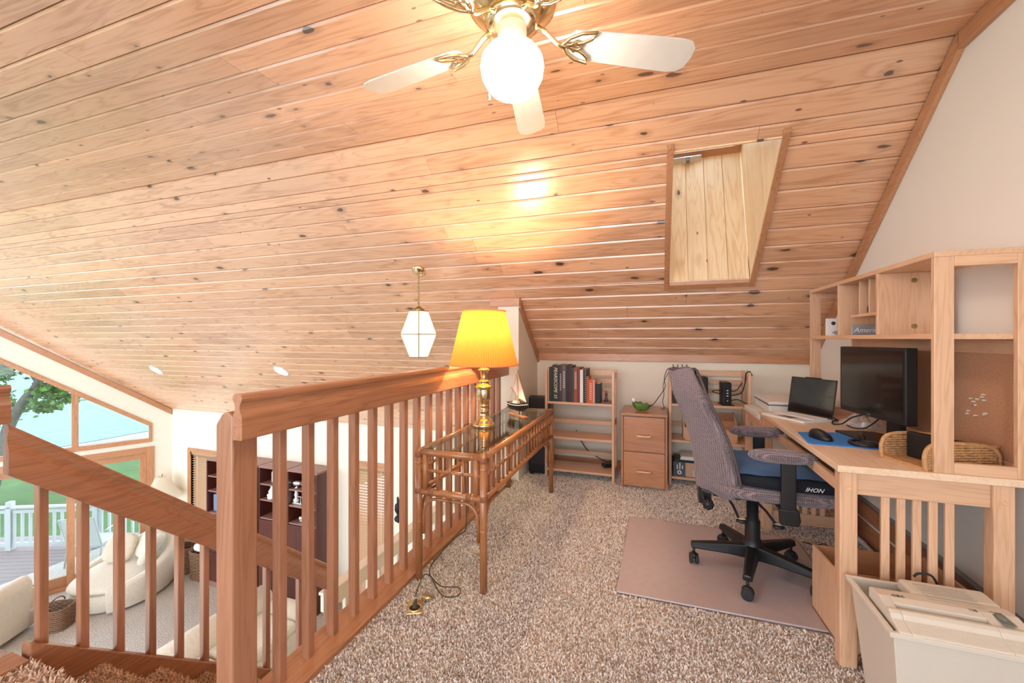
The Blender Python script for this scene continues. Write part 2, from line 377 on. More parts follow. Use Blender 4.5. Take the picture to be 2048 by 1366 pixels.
# ---- walls
wr = MB().prism([(-2.5,-.28),(YK+.1,-.28),(YK+.1,zs(YK)+.02),(YB,ZC+.02),(-2.5,ZC+.02)], 'yz', XW, XW+.12)
ST(wr.build('wall_right', M['wallw']))
ST(MB().box(-1.2, XW, YK, YK+.1, -.2, zs(YK)+.01).build('wall_back', M['wall']))
ST(MB().prism([(3.41,ZL),(YE,ZL),(YE,zs(YE)),(3.41,zs(3.41)-.01)], 'yz', -1.31, -1.12).build('wall_left', M['wall']), 'cream end wall where the loft railing stops')
ST(MB().box(-1.42, -1.31, -2.5, 3.5, ZL, -.28).build('wall_stairwell', M['wall']))  # unseen; added to stop sky light leaking in under the loft
def wall_holes(xs, zs_, holes):               # cells of a wall in the x-z plane that are not in a hole
    xs = sorted(set(xs + [h[0] for h in holes] + [h[1] for h in holes])); z_ = sorted(set(zs_ + [h[2] for h in holes] + [h[3] for h in holes]))
    out = []
    for a, b in zip(xs, xs[1:]):
        for c, d in zip(z_, z_[1:]):
            if not any(h[0] <= a and b <= h[1] and h[2] <= c and d <= h[3] for h in holes): out.append((a,b,c,d))
    return out
EW = [(-8.45,-7.70,-2.55,-.93), (-4.62,-4.02,-2.95,-.80)]
m = MB()
for a, b, c, d in wall_holes([-9.2,-1.3], [ZL, zs(YE)+.03], EW): m.box(a, b, YE, YE+.12, c, d)
ST(m.build('wall_eave', M['wall']))
ST(B('floor_lower', M['lowc'], None, -10.9, -1.3, -2.5, 5.7, ZL-.1, ZL), 'pale beige carpet of the lower living room')
# prow wall in (s, z): strips with the windows left open
def GP(s, z, off=0): q = GC + GD*s + Vector((-GD.y, GD.x))*off; return (q.x, q.y, z)     # off > 0 is indoors
def gprism(m, poly, o0, o1):
    nn = len(poly); v = [GP(a, b, o0) for a, b in poly] + [GP(a, b, o1) for a, b in poly]
    m.add(v, [tuple(range(nn-1,-1,-1)), tuple(range(nn,2*nn))] + [(i,(i+1)%nn,(i+1)%nn+nn,i+nn) for i in range(nn)]); return m
def ry(s): return GC.y + GD.y*s
def rk(s): return zs(ry(s))                    # roof height over the prow wall at s
def wt(s): return -.425 + (s-.342)*.709        # top edge of the sloping glass
SM = 5.6
m = MB()
def strip(a, b, lo, hi): gprism(m, [(a,lo[0]),(b,lo[1]),(b,hi[1]),(a,hi[0])], -.14, 0)
strip(-.2, .30, (ZL,ZL), (rk(0),rk(.30)))
e = [.30, 1.312, 2.36, 3.4]
for a, b in zip(e, e[1:]):
    strip(a, b, (-.86,-.86), (-.70,-.70)); strip(a, b, (wt(a)+.05,wt(b)+.05), (rk(a),rk(b)))
strip(3.4, 3.7, (ZL,ZL), (rk(3.4),rk(3.7)))
strip(3.7, SM, (2.1,2.1), (rk(3.7),rk(SM))); strip(3.7, SM, (-.86,-.86), (-.70,-.70)); strip(SM-.15, SM, (ZL,ZL), (ZC,ZC))
ST(m.build('wall_gable', M['wall']))

# ---- ceiling: folded slab with separate boards
m = MB(); m.box(-11.6, XW+.12, -2.6, YB, ZC+.02, ZC+.2)
SKX0, SKX1, SKY0, SKY1 = .10, .635, 2.54, 3.31
def slab(x0, x1, y0, y1): m.prism([(y0,zs(y0)+.02),(y1,zs(y1)+.02),(y1,zs(y1)+.24),(y0,zs(y0)+.24)], 'yz', x0, x1)
for a, b, c, d in wall_holes([-11.0, XW+.12], [YB, 5.75], [(SKX0-.02,SKX1+.02,SKY0-.03,SKY1+.14)]): slab(a, b, c, d)
ceil = ST(m.build('ceiling', M['slab']), 'knotty pine board ceiling, flat above and sloping down to the eaves')
BW = .134
pmesh = {}
def plank_mesh(L, wd):
    key = (round(L, 3), round(wd, 3))
    if key in pmesh: return pmesh[key]
    h = wd/2 - .0016; c = .008
    pr = [(-h, .021), (-h, c), (-h+c, 0), (h-c, 0), (h, c), (h, .021)]
    me_o = MB().prism(pr, 'yz', .0008, L-.0008)
    me = bpy.data.meshes.new('plank'); me.from_pydata(me_o.v, [], me_o.f); me.update(); me.materials.append(M['plank']); pmesh[key] = me
    return me
LEN = [1.55, 2.05, 2.65, 3.3, 3.9]
def lay_row(x0, x1, place, wd=BW):
    x = x0
    first = True
    while x < x1-.01:
        L = random.choice(LEN)
        if first: L *= .6; L = round(L, 2); first = False
        if x + L > x1 - .5: L = x1 - x
        o = mkobj('plank', plank_mesh(L, wd), None, ceil); place(o, x); x += L
nrow = int((YB+.75)/BW)
for r in range(nrow):
    y = YB - BW*(r+.5)
    def pl(o, x, y=y): o.location = (x, y, ZC)
    lay_row(gx(y)-.12, XW, pl)
def slope_pl(v):
    def f(o, x): o.location = (x, YB+v*CA, ZC-v*SN); o.rotation_euler = (-SA, 0, 0)
    return f
v0s, v1s = (SKY0-YB)/CA, (SKY1-YB)/CA
r = 0
while True:
    a, b = r*BW, (r+1)*BW
    if YB + a*CA > YE-.02: break
    y = YB + (a+b)/2*CA
    xl = gx(min(y, YE))-.12 if y < YE else -9.0
    xr = XW if y < YK+.02 else -1.2
    cuts = [(a, b)]
    if b > v0s and a < v1s and xr > 0:
        if a < v0s: lay_row(xl, xr, slope_pl((a+v0s)/2), v0s-a); a = v0s
        bb = min(b, v1s)
        lay_row(xl, SKX0, slope_pl((a+bb)/2), bb-a); lay_row(SKX1, xr, slope_pl((a+bb)/2), bb-a)
        if b > v1s: lay_row(xl, xr, slope_pl((v1s+b)/2), b-v1s)
    else: lay_row(xl, xr, slope_pl((a+b)/2), BW)
    r += 1

# ---- trims along walls and ceiling
def trim(n, m, mt, bev=.003): return ST(m.build('trim_%d' % n, mt, bev=bev))
trim(1, MB().box(-1.12, XW, YK-.02, YK, zs(YK)-.065+.015, zs(YK)+.02), M['trimx'])
trim(2, MB().prism([(YB-.02,ZC),(YK-.02,zs(YK-.02)),(YK-.02,zs(YK-.02)-.085),(YB-.03,ZC-.075)], 'yz', XW-.024, XW), M['trimy'])
trim(3, MB().box(XW-.024, XW, -2.4, YB-.03, ZC-.075, ZC), M['trimy'])
trim(4, MB().box(-1.38, -1.105, 3.385, 3.41, zs(3.41)-.058, zs(3.41)+.012), M['trimx'])
trim(5, MB().prism([(3.41,zs(3.41)+.012),(YK,zs(YK)+.012),(YK,zs(YK)-.075),(3.41,zs(3.41)-.075)], 'yz', -1.12, -1.10), M['trimy'])
m = MB(); gprism(m, [(0,rk(0)),(3.7,rk(3.58)),(3.7,rk(3.58)-.11),(0,rk(0)-.11)], 0, .03); trim(6, m, M['trimy'])
# wall base under the desk: raceway with metal strip, wooden baseboard
rw = ST(MB().box(XW-.022, XW, .9, 3.7, .145, .245).build('trim_7', M['raily'], bev=.002), 'brown board low on the wall behind the desk')
B('metal_strip', M['dsilver'], rw, XW-.028, XW, .9, 3.7, .245, .256)
ST(MB().box(XW-.018, XW, -2.4, YK, 0, .115).build('baseboard_right', M['raily'], bev=.003))
ST(MB().box(-1.12, XW-.02, YK-.016, YK, 0, .09).build('baseboard_back', M['trimx'], bev=.003))

# ---- skylight with boarded shaft
SH = Vector((0, .33, 1.0)); SLN = 1.05
def zc_(y): return zs(y)
sk = ST(E('window_1', (SKX0, SKY1, zc_(SKY1))), 'operable skylight at the top of a boarded shaft')
def shaft_board(u0, u1, P0, dirv, nrm, ln):
    o = MB().box(0, u1-u0-.0016, -.014, 0, 0, ln).build('plank', M['shaft'], sk, bev=.003, seg=1)
    X = Vector(dirv).normalized(); Z = SH.normalized(); Y = Z.cross(X)
    mt = Matrix((X, Y, Z)).transposed().to_4x4(); mt.translation = Vector(P0) + X*u0 - Vector(sk.location); o.matrix_local = mt
    return o
nb = 4; wdt = (SKX1-SKX0)/nb
for i in range(nb): shaft_board(i*wdt, (i+1)*wdt, (SKX0, SKY1+.016, zc_(SKY1)), (1,0,0), None, SLN+.05)
MB().add([Vector(q) for q in ((-.03,.032,-.02),(SKX1-SKX0+.03,.032,-.02),(SKX1-SKX0+.03,.032+SH.y*1.1,SH.z*1.1-.02),(-.03,.032+SH.y*1.1,SH.z*1.1-.02),(-.03,.05,-.02),(SKX1-SKX0+.03,.05,-.02),(SKX1-SKX0+.03,.05+SH.y*1.1,SH.z*1.1-.02),(-.03,.05+SH.y*1.1,SH.z*1.1-.02))], [(0,1,2,3),(7,6,5,4),(0,4,5,1),(1,5,6,2),(2,6,7,3),(3,7,4,0)]).build('backing', M['slab'], sk)  # added behind the boards to block sky light at their gaps
dl = Vector((0, SKY0-SKY1, zc_(SKY0)-zc_(SKY1)))
ll = dl.length
SIDE = dl - SH*(dl.dot(SH)/SH.dot(SH))          # side walls: boards run up the shaft
ns = 7
for i in range(ns):
    t0, t1 = i/ns, (i+1)/ns
    for xx in (SKX0, SKX1):
        p0 = Vector((xx, SKY1, zc_(SKY1))) + dl*t0; p1 = Vector((xx, SKY1, zc_(SKY1))) + dl*t1
        q0 = p0 + SH*SLN; q1 = p1 + SH*SLN; sgn = .014 if xx == SKX1 else -.014
        a = MB().add([p0, p1, q1, q0] + [p+Vector((sgn,0,0)) for p in (p0, p1, q1, q0)], [(0,1,2,3),(7,6,5,4),(0,4,5,1),(1,5,6,2),(2,6,7,3),(3,7,4,0)])
        a.tr(Matrix.Translation(-Vector(sk.location))); a.build('plank', M['shaft'], sk, bev=.002, seg=1)
p = Vector((SKX0, SKY0, zc_(SKY0))); q = p + SH*SLN
a = MB().add([p, p+Vector((SKX1-SKX0,0,0)), q+Vector((SKX1-SKX0,0,0)), q, p+Vector((0,-.014,0)), p+Vector((SKX1-SKX0,-.014,0)), q+Vector((SKX1-SKX0,-.014,0)), q+Vector((0,-.014,0))], [(0,1,2,3),(7,6,5,4),(0,4,5,1),(1,5,6,2),(2,6,7,3),(3,7,4,0)])
a.tr(Matrix.Translation(-Vector(sk.location))); a.build('upper_panel', M['shaft'], sk)
top = Vector((0,0,0)) + SH*SLN                   # local: lower edge of the shaft's top
def roofbar(mm, x0, x1, t0, t1, h0, h1):
    nrm = Vector((0, SN, CA))
    P = [Vector((x,0,0)) + top + dl*t + nrm*h for h in (h0,h1) for x, t in ((x0,t0),(x1,t0),(x1,t1),(x0,t1))]
    mm.add(P, [(3,2,1,0),(4,5,6,7),(0,1,5,4),(1,2,6,5),(2,3,7,6),(3,0,4,7)])
Wd = SKX1-SKX0
m = MB(); roofbar(m,-.05,Wd+.05,-.08,.055,-.01,.07); roofbar(m,-.05,Wd+.05,.945,1.08,-.01,.07); roofbar(m,-.05,.045,.055,.945,-.01,.07); roofbar(m,Wd-.045,Wd+.05,.055,.945,-.01,.07)
m.build('sash_frame', M['trimx'], sk)
m = MB(); roofbar(m,.04,Wd-.04,.05,.95,.05,.056); m.build('pane', M['glass'], sk)
m = MB(); roofbar(m,.0,.25,-.02,.035,-.045,-.012); m.build('opener_bar', M['silver'], sk, bev=.003)
m = MB(); roofbar(m,.0,.25,-.05,-.021,-.045,-.012); m.build('opener_channel', M['blackm'], sk)
m = MB(); roofbar(m,.115,.185,-.02,.04,-.056,-.045); op = m.build('opener_drive', M['silver'], sk, bev=.003)
m = MB(); c0 = Vector((.15,0,0)) + top + dl*.012 + Vector((0,SN,CA))*-.057; m.tube([c0, c0+Vector((0,-.02,-.02))], .016, 12); m.build('crank_socket', M['dsilver'], sk)
# casing on the ceiling
def casing(x0, x1, y0, y1): return MB().prism([(y0,zs(y0)),(y1,zs(y1)),(y1,zs(y1)-.026),(y0,zs(y0)-.026)], 'yz', x0, x1)
off = Matrix.Translation(-Vector(sk.location))
casing(SKX0-.035, SKX0, SKY0-.045, SKY1+.035).tr(off).build('side_casing', M['trimy'], sk, bev=.002)
casing(SKX1, SKX1+.035, SKY0-.045, SKY1+.035).tr(off).build('side_casing', M['trimy'], sk, bev=.002)
casing(SKX0, SKX1, SKY1+.001, SKY1+.03).tr(off).build('lower_casing', M['trimx'], sk, bev=.002)

# ---- prow windows
def gwin(n, s0, s1, label):
    W = ST(E('window_%d' % n, GP((s0+s1)/2, -.70)), label); mv = Matrix.Translation(-Vector(W.location))
    f = .042
    def piece(nm, poly, o0, o1, mt, bev=.003):
        mm = MB(); gprism(mm, poly, o0, o1); mm.tr(mv).build(nm, mt, W, bev=bev)
    piece('sill', [(s0,-.735),(s1,-.735),(s1,-.655),(s0,-.655)], -.06, .03, M['trimy'])
    piece('head', [(s0,wt(s0)),(s1,wt(s1)),(s1,wt(s1)+.075),(s0,wt(s0)+.075)], -.06, .03, M['trimy'])
    piece('jamb', [(s0,-.655),(s0+f,-.655),(s0+f,wt(s0+f)),(s0,wt(s0))], -.06, .03, M['trimz'])
    piece('jamb', [(s1-f,-.655),(s1,-.655),(s1,wt(s1)),(s1-f,wt(s1-f))], -.06, .03, M['trimz'])
    piece('pane', [(s0+f,-.655),(s1-f,-.655),(s1-f,wt(s1-f)),(s0+f,wt(s0+f))], -.045, -.04, M['glass'], 0)
gwin(2, .30, 1.312, 'right sloping window over the patio door'); gwin(3, 1.312, 2.36, 'middle sloping window with the maple behind it'); gwin(4, 2.36, 3.4, 'left sloping window beside the ridge')
def gdoor(n, s0, s1, label, sill=True):
    W = ST(E('door_%d' % n, GP((s0+s1)/2, ZL)), label); mv = Matrix.Translation(-Vector(W.location))
    def piece(nm, a, b, z0, z1, o0, o1, mt, bev=.004):
        mm = MB(); gprism(mm, [(a,z0),(b,z0),(b,z1),(a,z1)], o0, o1); return mm.tr(mv).build(nm, mt, W, bev=bev)
    piece('casing', s0-.06, s0+.04, ZL, -.82, -.1, .03, M['trimz']); piece('casing', s1-.04, s1+.06, ZL, -.82, -.1, .03, M['trimz'])
    piece('head_casing', s0+.04, s1-.04, -.93, -.82, -.1, .03, M['trimy']); piece('threshold', s0+.04, s1-.04, ZL, ZL+.05, -.12, .03, M['trimy'])
    mid = (s0+s1)/2
    for a, b, o in ((s0+.04, mid+.05, -.045), (mid-.05, s1-.04, -.09)):
        D = E('door_panel', (0,0,0)); D.parent = W
        def sub(nm, a_, b_, z0, z1, o0, o1, mt):
            mm = MB(); gprism(mm, [(a_,z0),(b_,z0),(b_,z1),(a_,z1)], o0, o1); mm.tr(mv).build(nm, mt, D, bev=.003 if nm != 'pane' else 0)
        sub('stile', a, a+.10, ZL+.05, -.93, o, o+.04, M['trimz']); sub('stile', b-.10, b, ZL+.05, -.93, o, o+.04, M['trimz'])
        sub('rail', a+.10, b-.10, -1.04, -.93, o, o+.04, M['trimy']); sub('rail', a+.10, b-.10, ZL+.05, ZL+.22, o, o+.04, M['trimy'])
        sub('pane', a+.10, b-.10, ZL+.22, -1.04, o+.018, o+.022, M['glass'])
gdoor(1, .33, 2.40, 'sliding glass patio door near the corner'); gdoor(2, 2.52, 3.38, 'glass door at the left beside the armchair')
# ---- eave wall windows with blinds
for i, (a, b, c, d) in enumerate(EW):
    W = ST(E('window_%d' % (5+i), ((a+b)/2, YE, c)), ('wood blind window left of the dark wall unit', 'wood blind window right of the dark wall unit')[i])
    mv = Matrix.Translation(-Vector(W.location))
    for nm, g, mt in (('casing', (a-.07,a,YE-.025,YE+.1,c-.07,d+.07), 'trimz'), ('casing', (b,b+.07,YE-.025,YE+.1,c-.07,d+.07), 'trimz'),
                  ('head', (a,b,YE-.025,YE+.1,d,d+.07), 'trimx'), ('sill', (a,b,YE-.04,YE+.1,c-.07,c), 'trimx')):
        MB().box(*g).tr(mv).build(nm, M[mt], W, bev=.003)
    MB().box(a, b, YE+.07, YE+.076, c, d).tr(mv).build('pane', M['glass'], W)
    bl = T(E('window_blind', ((a+b)/2, YE, c)), ('lowered wooden slat blind left of the dark wall unit', 'lowered wooden slat blind right of the dark wall unit')[i], 'blind', 'wooden slat blinds')
    mv = Matrix.Translation(-Vector(bl.location))
    MB().box(a+.005, b-.005, YE+.005, YE+.06, d-.06, d-.002).tr(mv).build('headrail', M['blindw'], bl)
    sl = MB().bar((-(b-a)/2+.01,0,0), ((b-a)/2-.01,0,0), .045, .003).tr(Matrix.Rotation(R(32), 4, 'X'))
    me = bpy.data.meshes.new('slat'); me.from_pydata(sl.v, [], sl.f); me.update(); me.materials.append(M['blindw'])
    nsl = int((d-.07-c)/.046)
    for k_ in range(nsl): mkobj('slat', me, None, bl, (0, .033, d-.085-k_*.046-c))
    for xx in (-.22, .22): MB().box(xx-.002, xx+.002, .008, .010, d-.06-c-nsl*.046, d-.06-c).build('ladder_cord', M['white'], bl)

# ---- staircase down to the living room
NS = 9; RUN, RISE = .218, .183
st = ST(E('staircase', (-1.8, .86, 0)), 'carpeted stairs going down from the loft beside the railing')
def stair_tread(i):
    y0 = .86 + i*RUN; z = -RISE*(i+1)
    m = MB().prism([(y0,z-.06),(y0+RUN+.02,z-.06),(y0+RUN+.035,z-.03),(y0+RUN+.03,z-.005),(y0+RUN+.015,z),(y0+.0,z),(y0,z-.01)], 'yz', -2.265, -1.425)
    m.box(-2.265, -1.425, y0-.005, y0+.012, z-.01, z+RISE-.03)
    return m.tr(Matrix.Translation(-Vector(st.location)))
for i in range(NS): stair_tread(i).build('step', M['stairc'], st, smooth=False)
tp = []
for i in range(4):
    y0 = .86 + i*RUN; z = -RISE*(i+1); q = 9000
    tp.append(np.c_[rng.uniform(-2.262, -1.43, q), rng.uniform(y0, y0+RUN+.03, q), np.full(q, z)])
    tp.append(np.c_[rng.uniform(-2.262, -1.43, q//4), np.full(q//4, y0+RUN+.033), rng.uniform(z-.05, z, q//4)])
tp.append(np.c_[rng.uniform(-2.262, -1.34, 6000), rng.uniform(.55, .892, 6000), np.full(6000, .0)])
tp = np.concatenate(tp) - np.array(st.location)[None]
tufts('carpet_pile', M['spile'], st, tp, .018, .006, .02)
ST(B('landing', M['stairc'], None, -2.6, -1.42, .86+NS*RUN, 3.9, ZL, -RISE*(NS+1)), 'carpeted stair landing')
def slope_prism(m, y0, y1, top, dz, x0, x1): m.prism([(y0,top(y0)),(y1,top(y1)),(y1,top(y1)-dz),(y0,top(y0)-dz)], 'yz', x0, x1); return m
sktop = lambda y: .03 - .855*(y-.94)
m = MB().prism([(.895,.06),(.94,.03),(2.75,sktop(2.75)),(2.75,sktop(2.75)-.34),(.895,-.25)], 'yz', -2.335, -2.268)
stringer = m.tr(Matrix.Translation(-Vector(st.location))).build('skirt_board', M['raily'], st, bev=.004)
# moulded hand rail section (x, z) with its top at z = 0
HR = [(-.018,-.143),(.018,-.143),(.020,-.139),(.020,-.075),(.016,-.062),(.0105,-.050),(.0095,-.040),(.012,-.030),(.018,-.022),(.020,-.014),(.018,-.005),(.012,0)]
HR = HR + [(-x, z) for x, z in reversed(HR[2:])]
HR = [p for i, p in enumerate(HR) if i == 0 or p != HR[i-1]]
def handrail(x, y0, z0, y1, z1, dz=1.0):
    v = [(x+px, y0, z0+pz*dz) for px, pz in HR] + [(x+px, y1, z1+pz*dz) for px, pz in HR]; nn = len(HR)
    return MB().add(v, [tuple(range(nn)), tuple(range(2*nn-1,nn-1,-1))] + [(i,i+nn,(i+1)%nn+nn,(i+1)%nn) for i in range(nn)])
srt = lambda y: .92 - .842*(y-.835)
sr = T(E('stair_railing', (-2.3, .86, 0)), 'sloping stair railing with square balusters going down behind the newel post', 'railing')
mv = Matrix.Translation(-Vector(sr.location))
handrail(-2.28, .835, .92, 2.43, srt(2.43), 1.33).tr(mv).build('handrail', M['raily'], sr)
for k_ in range(-1, 13):
    y = .945 + .1265*k_
    zt = srt(y) - .10; zb = sktop(y)
    if k_ < 0: continue
    MB().cbox(-2.337, -2.301, y-.015, y+.015, zb-.03, zt, .003).tr(mv).build('baluster', M['railz'], sr)
lr = T(E('landing_railing', (-2.28, -.2, 0)), 'level railing end at the left edge at the top of the stairs', 'railing')
mv = Matrix.Translation(-Vector(lr.location))
handrail(-2.28, -2.2, 1.064, .842, 1.064).tr(mv).build('handrail', M['raily'], lr)
for k_ in range(0, 14):
    y = .80 - .127*k_; MB().cbox(-2.337, -2.301, y-.015, y+.015, .02, 1.0, .003).tr(mv).build('baluster', M['railz'], lr)
B('shoe', M['raily'], lr, -.08, .04, -2.0, 1.08, 0, .02)
# cream guard on the landing
cg = T(E('landing_guard', (-2.5, 3.4, -RISE*(NS+1))), 'cream painted low guard railing beyond the stairs', 'railing')
mv = Matrix.Translation(-Vector(cg.location)); z0 = -RISE*(NS+1)
MB().box(-2.53, -2.47, 2.62, 4.9, -.95, -.82).tr(mv).build('handrail', M['cream'], cg, bev=.006)
MB().box(-2.55, -2.45, 2.62, 4.9, -.82, -.795).tr(mv).build('rail_cap', M['cream'], cg, bev=.006)
for k_ in range(15):
    y = 2.72 + k_*.15; MB().cbox(-2.518, -2.482, y-.018, y+.018, z0 if y < 3.9 else ZL, -.94, .003).tr(mv).build('baluster', M['cream'], cg)

# ---- loft guard railing
gr = T(E('guard_railing', (-1.26, .97, 0)), 'long dark wood loft guard railing with square balusters and newel post', 'railing')
mv = Matrix.Translation(-Vector(gr.location))
handrail(-1.22, .928, 1.064, 3.385, 1.064).tr(mv).build('handrail', M['raily'], gr)
MB().prism([(-1.314,0),(-1.241,0),(-1.241,.995),(-1.262,1.008),(-1.288,1.0),(-1.314,.965)], 'xz', .928, 1.016).tr(mv).build('newel_post', M['railz'], gr, bev=.006)
MB().box(-1.33, -1.175, .9, 3.385, -.02, .02).tr(mv).build('shoe', wood('shoe_wood', (.56,.27,.13), (.40,.17,.075), 'y', 1.2, .35, .3), gr, bev=.003)
MB().box(-1.335, -1.30, .9, 3.4, -.28, -.02).tr(mv).build('fascia', M['trimy'], gr)
y = 1.115; k_ = 0
while y < 3.36:
    MB().cbox(-1.276, -1.2405, y-.0175, y+.0175, .02, 1.03, .004).tr(mv).build('baluster', M['railz'], gr)
    y += .1273
# ================================================================= lights of the room
# ---- ceiling fan with globe
fan = T(E('ceiling_fan', (-.465, 1.345, ZC)), 'white five-blade ceiling fan with brass motor and glowing globe', 'ceiling fan')
MB().lathe([(.03,-.002),(.075,-.002),(.078,-.02),(.06,-.05),(.03,-.06)], 28).build('canopy', M['brass'], fan, smooth=True)
MB().lathe([(.05,-.05),(.075,-.055),(.125,-.075),(.15,-.10),(.155,-.125),(.15,-.145),(.12,-.165),(.085,-.18),(.05,-.182)], 40).build('motor_housing', M['brass'], fan, smooth=True)
slot = MB().tube([(.118,0,-.158),(.142,0,-.133)], .014, 8, ry=.006)
me = bpy.data.meshes.new('vent_slot'); me.from_pydata(slot.v, [], slot.f); me.materials.append(M['white'])
for i in range(15): mkobj('vent_slot', me, None, fan, None, (0,0,2*math.pi*i/15))
MB().lathe([(.055,-.18),(.09,-.185),(.095,-.20),(.075,-.212),(.045,-.214)], 28).build('switch_plate', M['brass'], fan, smooth=True)
MB().lathe([(.046,-.20),(.050,-.21),(.050,-.262),(.056,-.272),(.056,-.285),(.046,-.29)], 28).build('light_fitter', mat('fitter_beige', (.50,.43,.37), .5), fan, smooth=True)
gprof = [(.046,-.276),(.057,-.284),(.088,-.300),(.105,-.326),(.109,-.352),(.104,-.384),(.088,-.415),(.072,-.432),(.045,-.443),(.001,-.447)]
MB().lathe(gprof, 32, cap=False).build('globe', M['opal'], fan, smooth=True)
MB().tube([(-.06,-.03,-.2),(-.075,-.035,-.3),(-.072,-.034,-.45)], .0016, 6).ell((-.072,-.034,-.46), (.006,.006,.012), 8, 6).build('pull_chain', M['brass'], fan)
BZ = -.245
def blade_mesh():
    out = [(.215,-.052),(.30,-.058),(.45,-.064),(.60,-.068),(.640,-.062),(.662,-.04),(.668,0),(.662,.04),(.640,.062),(.60,.068),(.45,.064),(.30,.058),(.215,.052),(.200,.035),(.195,0),(.200,-.035)]
    return MB().prism(out, 'xy', -.003, .003).tr(Matrix.Rotation(R(-13), 4, 'X'))
def iron_mesh():
    m = MB(); Rt = Matrix.Rotation(R(-13), 4, 'X')
    m.tube([(.085,0,.045),(.12,0,.03),(.16,0,-.006),(.19,0,-.012)], [.010,.009,.009,.010], 8)
    st_ = len(m.v)
    def loop(pts): m.tube(pts, .006, 6, cap=False)
    for sg in (-1, 1):
        loop([(.175,0,-.010),(.20,sg*.030,-.010),(.235,sg*.050,-.010),(.285,sg*.060,-.010),(.275,sg*.035,-.010),(.25,sg*.018,-.010),(.215,sg*.006,-.010),(.175,0,-.010)])
    loop([(.200,0,-.010),(.222,.018,-.010),(.25,0,-.010),(.222,-.018,-.010),(.200,0,-.010)])
    m.tr(Rt, st_); return m
bm, im = blade_mesh(), iron_mesh()
bme = bpy.data.meshes.new('fan_blade'); bme.from_pydata(bm.v, [], bm.f); bme.materials.append(M['bladewh'])
ime = bpy.data.meshes.new('blade_iron'); ime.from_pydata(im.v, [], im.f); ime.materials.append(M['brass'])
ime.polygons.foreach_set('use_smooth', [True]*len(ime.polygons))
for a in (28, 100, 172, 244, 316):
    b = mkobj('fan_blade', bme, None, fan, (0,0,BZ), (0,0,R(a)), bev=.0015); mkobj('blade_iron', ime, None, b)

# ---- pendant lantern on the slope
pz = zs(3.11)
pe = T(E('pendant_lantern', (-1.93, 3.11, pz)), 'glass and brass faceted pendant lantern hanging on a chain', 'pendant lamp')
MB().lathe([(.058,0),(.06,-.008),(.045,-.02),(.02,-.03),(.008,-.034)], 24).tr(Matrix.Rotation(-SA, 4, 'X')).build('canopy', M['brass'], pe, smooth=True)
lk = MB().tube([(.0085*math.cos(t), 0, .014*math.sin(t)) for t in [i*math.pi/5 for i in range(11)]], .0022, 6, cap=False)
lme = bpy.data.meshes.new('chain_link'); lme.from_pydata(lk.v, [], lk.f); lme.materials.append(M['brassd'])
zt_, zm_, zb_ = 1.478-pz, 1.279-pz, 1.083-pz
nl = int((-.03-zt_-.03)/.023)
for i in range(nl): mkobj('chain_link', lme, None, pe, (0,0,-.035-.023*i), (0,0,(i%2)*math.pi/2))
MB().lathe([(.012,zt_+.04),(.03,zt_+.025),(.055,zt_+.006),(.05,zt_)], 20).build('cap', M['brassd'], pe, smooth=True)
a0 = R(-90)+R(31.6)
def ring4(r, z): return [Vector((r*math.cos(a0+i*math.pi/2), r*math.sin(a0+i*math.pi/2), z)) for i in range(4)]
rt, rm, rb = ring4(.078, zt_), ring4(.150, zm_), ring4(.078, zb_)
for i in range(4):
    j = (i+1) % 4
    for A, Bq in ((rt, rm), (rm, rb)):
        MB().add([A[i], A[j], Bq[j], Bq[i]], [(0,1,2,3)]).build('pane', M['pendglass'], pe)
    for A, Bq in ((rt[i],rm[i]),(rm[i],rb[i]),(rm[i],rm[j]),(rt[i],rt[j]),(rb[i],rb[j])):
        MB().tube([A*1.006, Bq*1.006], .0042, 6).build('came', M['brassd'], pe)
# ---- recessed ceiling lights over the living room
for (x, y), lb in (((-4.893, 4.365), 'white recessed ceiling light nearer the railing'), ((-7.628, 4.436), 'white recessed ceiling light nearer the window wall')):
    rl = T(E('recessed_light', (x, y, zs(y))), lb, 'ceiling light', 'recessed lights in the sloping ceiling'); rl.rotation_euler = (-SA,0,0)
    MB().lathe([(.075,-.002),(.085,-.012),(.105,-.010),(.11,0),(.075,0)], 28, cap=False).build('trim_ring', M['white'], rl, smooth=True)
    MB().lathe([(.001,-.004),(.076,-.004)], 24, cap=False).build('lens', mat('can_lens', (1,.95,.85), .4, emit=CAN_W, ecol=(1,.88,.7)), rl)

# ================================================================= rattan console table and what stands on it
ZT = .675
tb = T(E('console_table', (-.976, 2.54, 0)), 'long rattan console table with glass top along the railing', 'table')
mv = Matrix.Translation(-Vector(tb.location))
X0, X1, Y0, Y1 = -1.148, -.788, 1.852, 3.228
def pole(nm, p0, p1, r=.017, par=tb, mt='bamboo', n=10, kn=True):
    m = MB().tube([p0, p1], r, n)
    L = (Vector(p1)-Vector(p0)).length
    if kn:
        for q in range(1, int(L/.30)+1):
            c = Vector(p0).lerp(Vector(p1), q*.30/L); d = (Vector(p1)-Vector(p0)).normalized()*.006
            m.tube([c-d, c, c+d], [r, r*1.1, r], n, cap=False)
    return m.tr(mv).build(nm, M[mt], par, smooth=True)
bamy = wood('rattan_y', (.46,.195,.07), (.29,.105,.037), 'y', 2, .28, .4, vary=.08); bamx = wood('rattan_x', (.46,.195,.07), (.29,.105,.037), 'x', 2, .28, .4, vary=.08)
M['bamy'], M['bamx'] = bamy, bamx
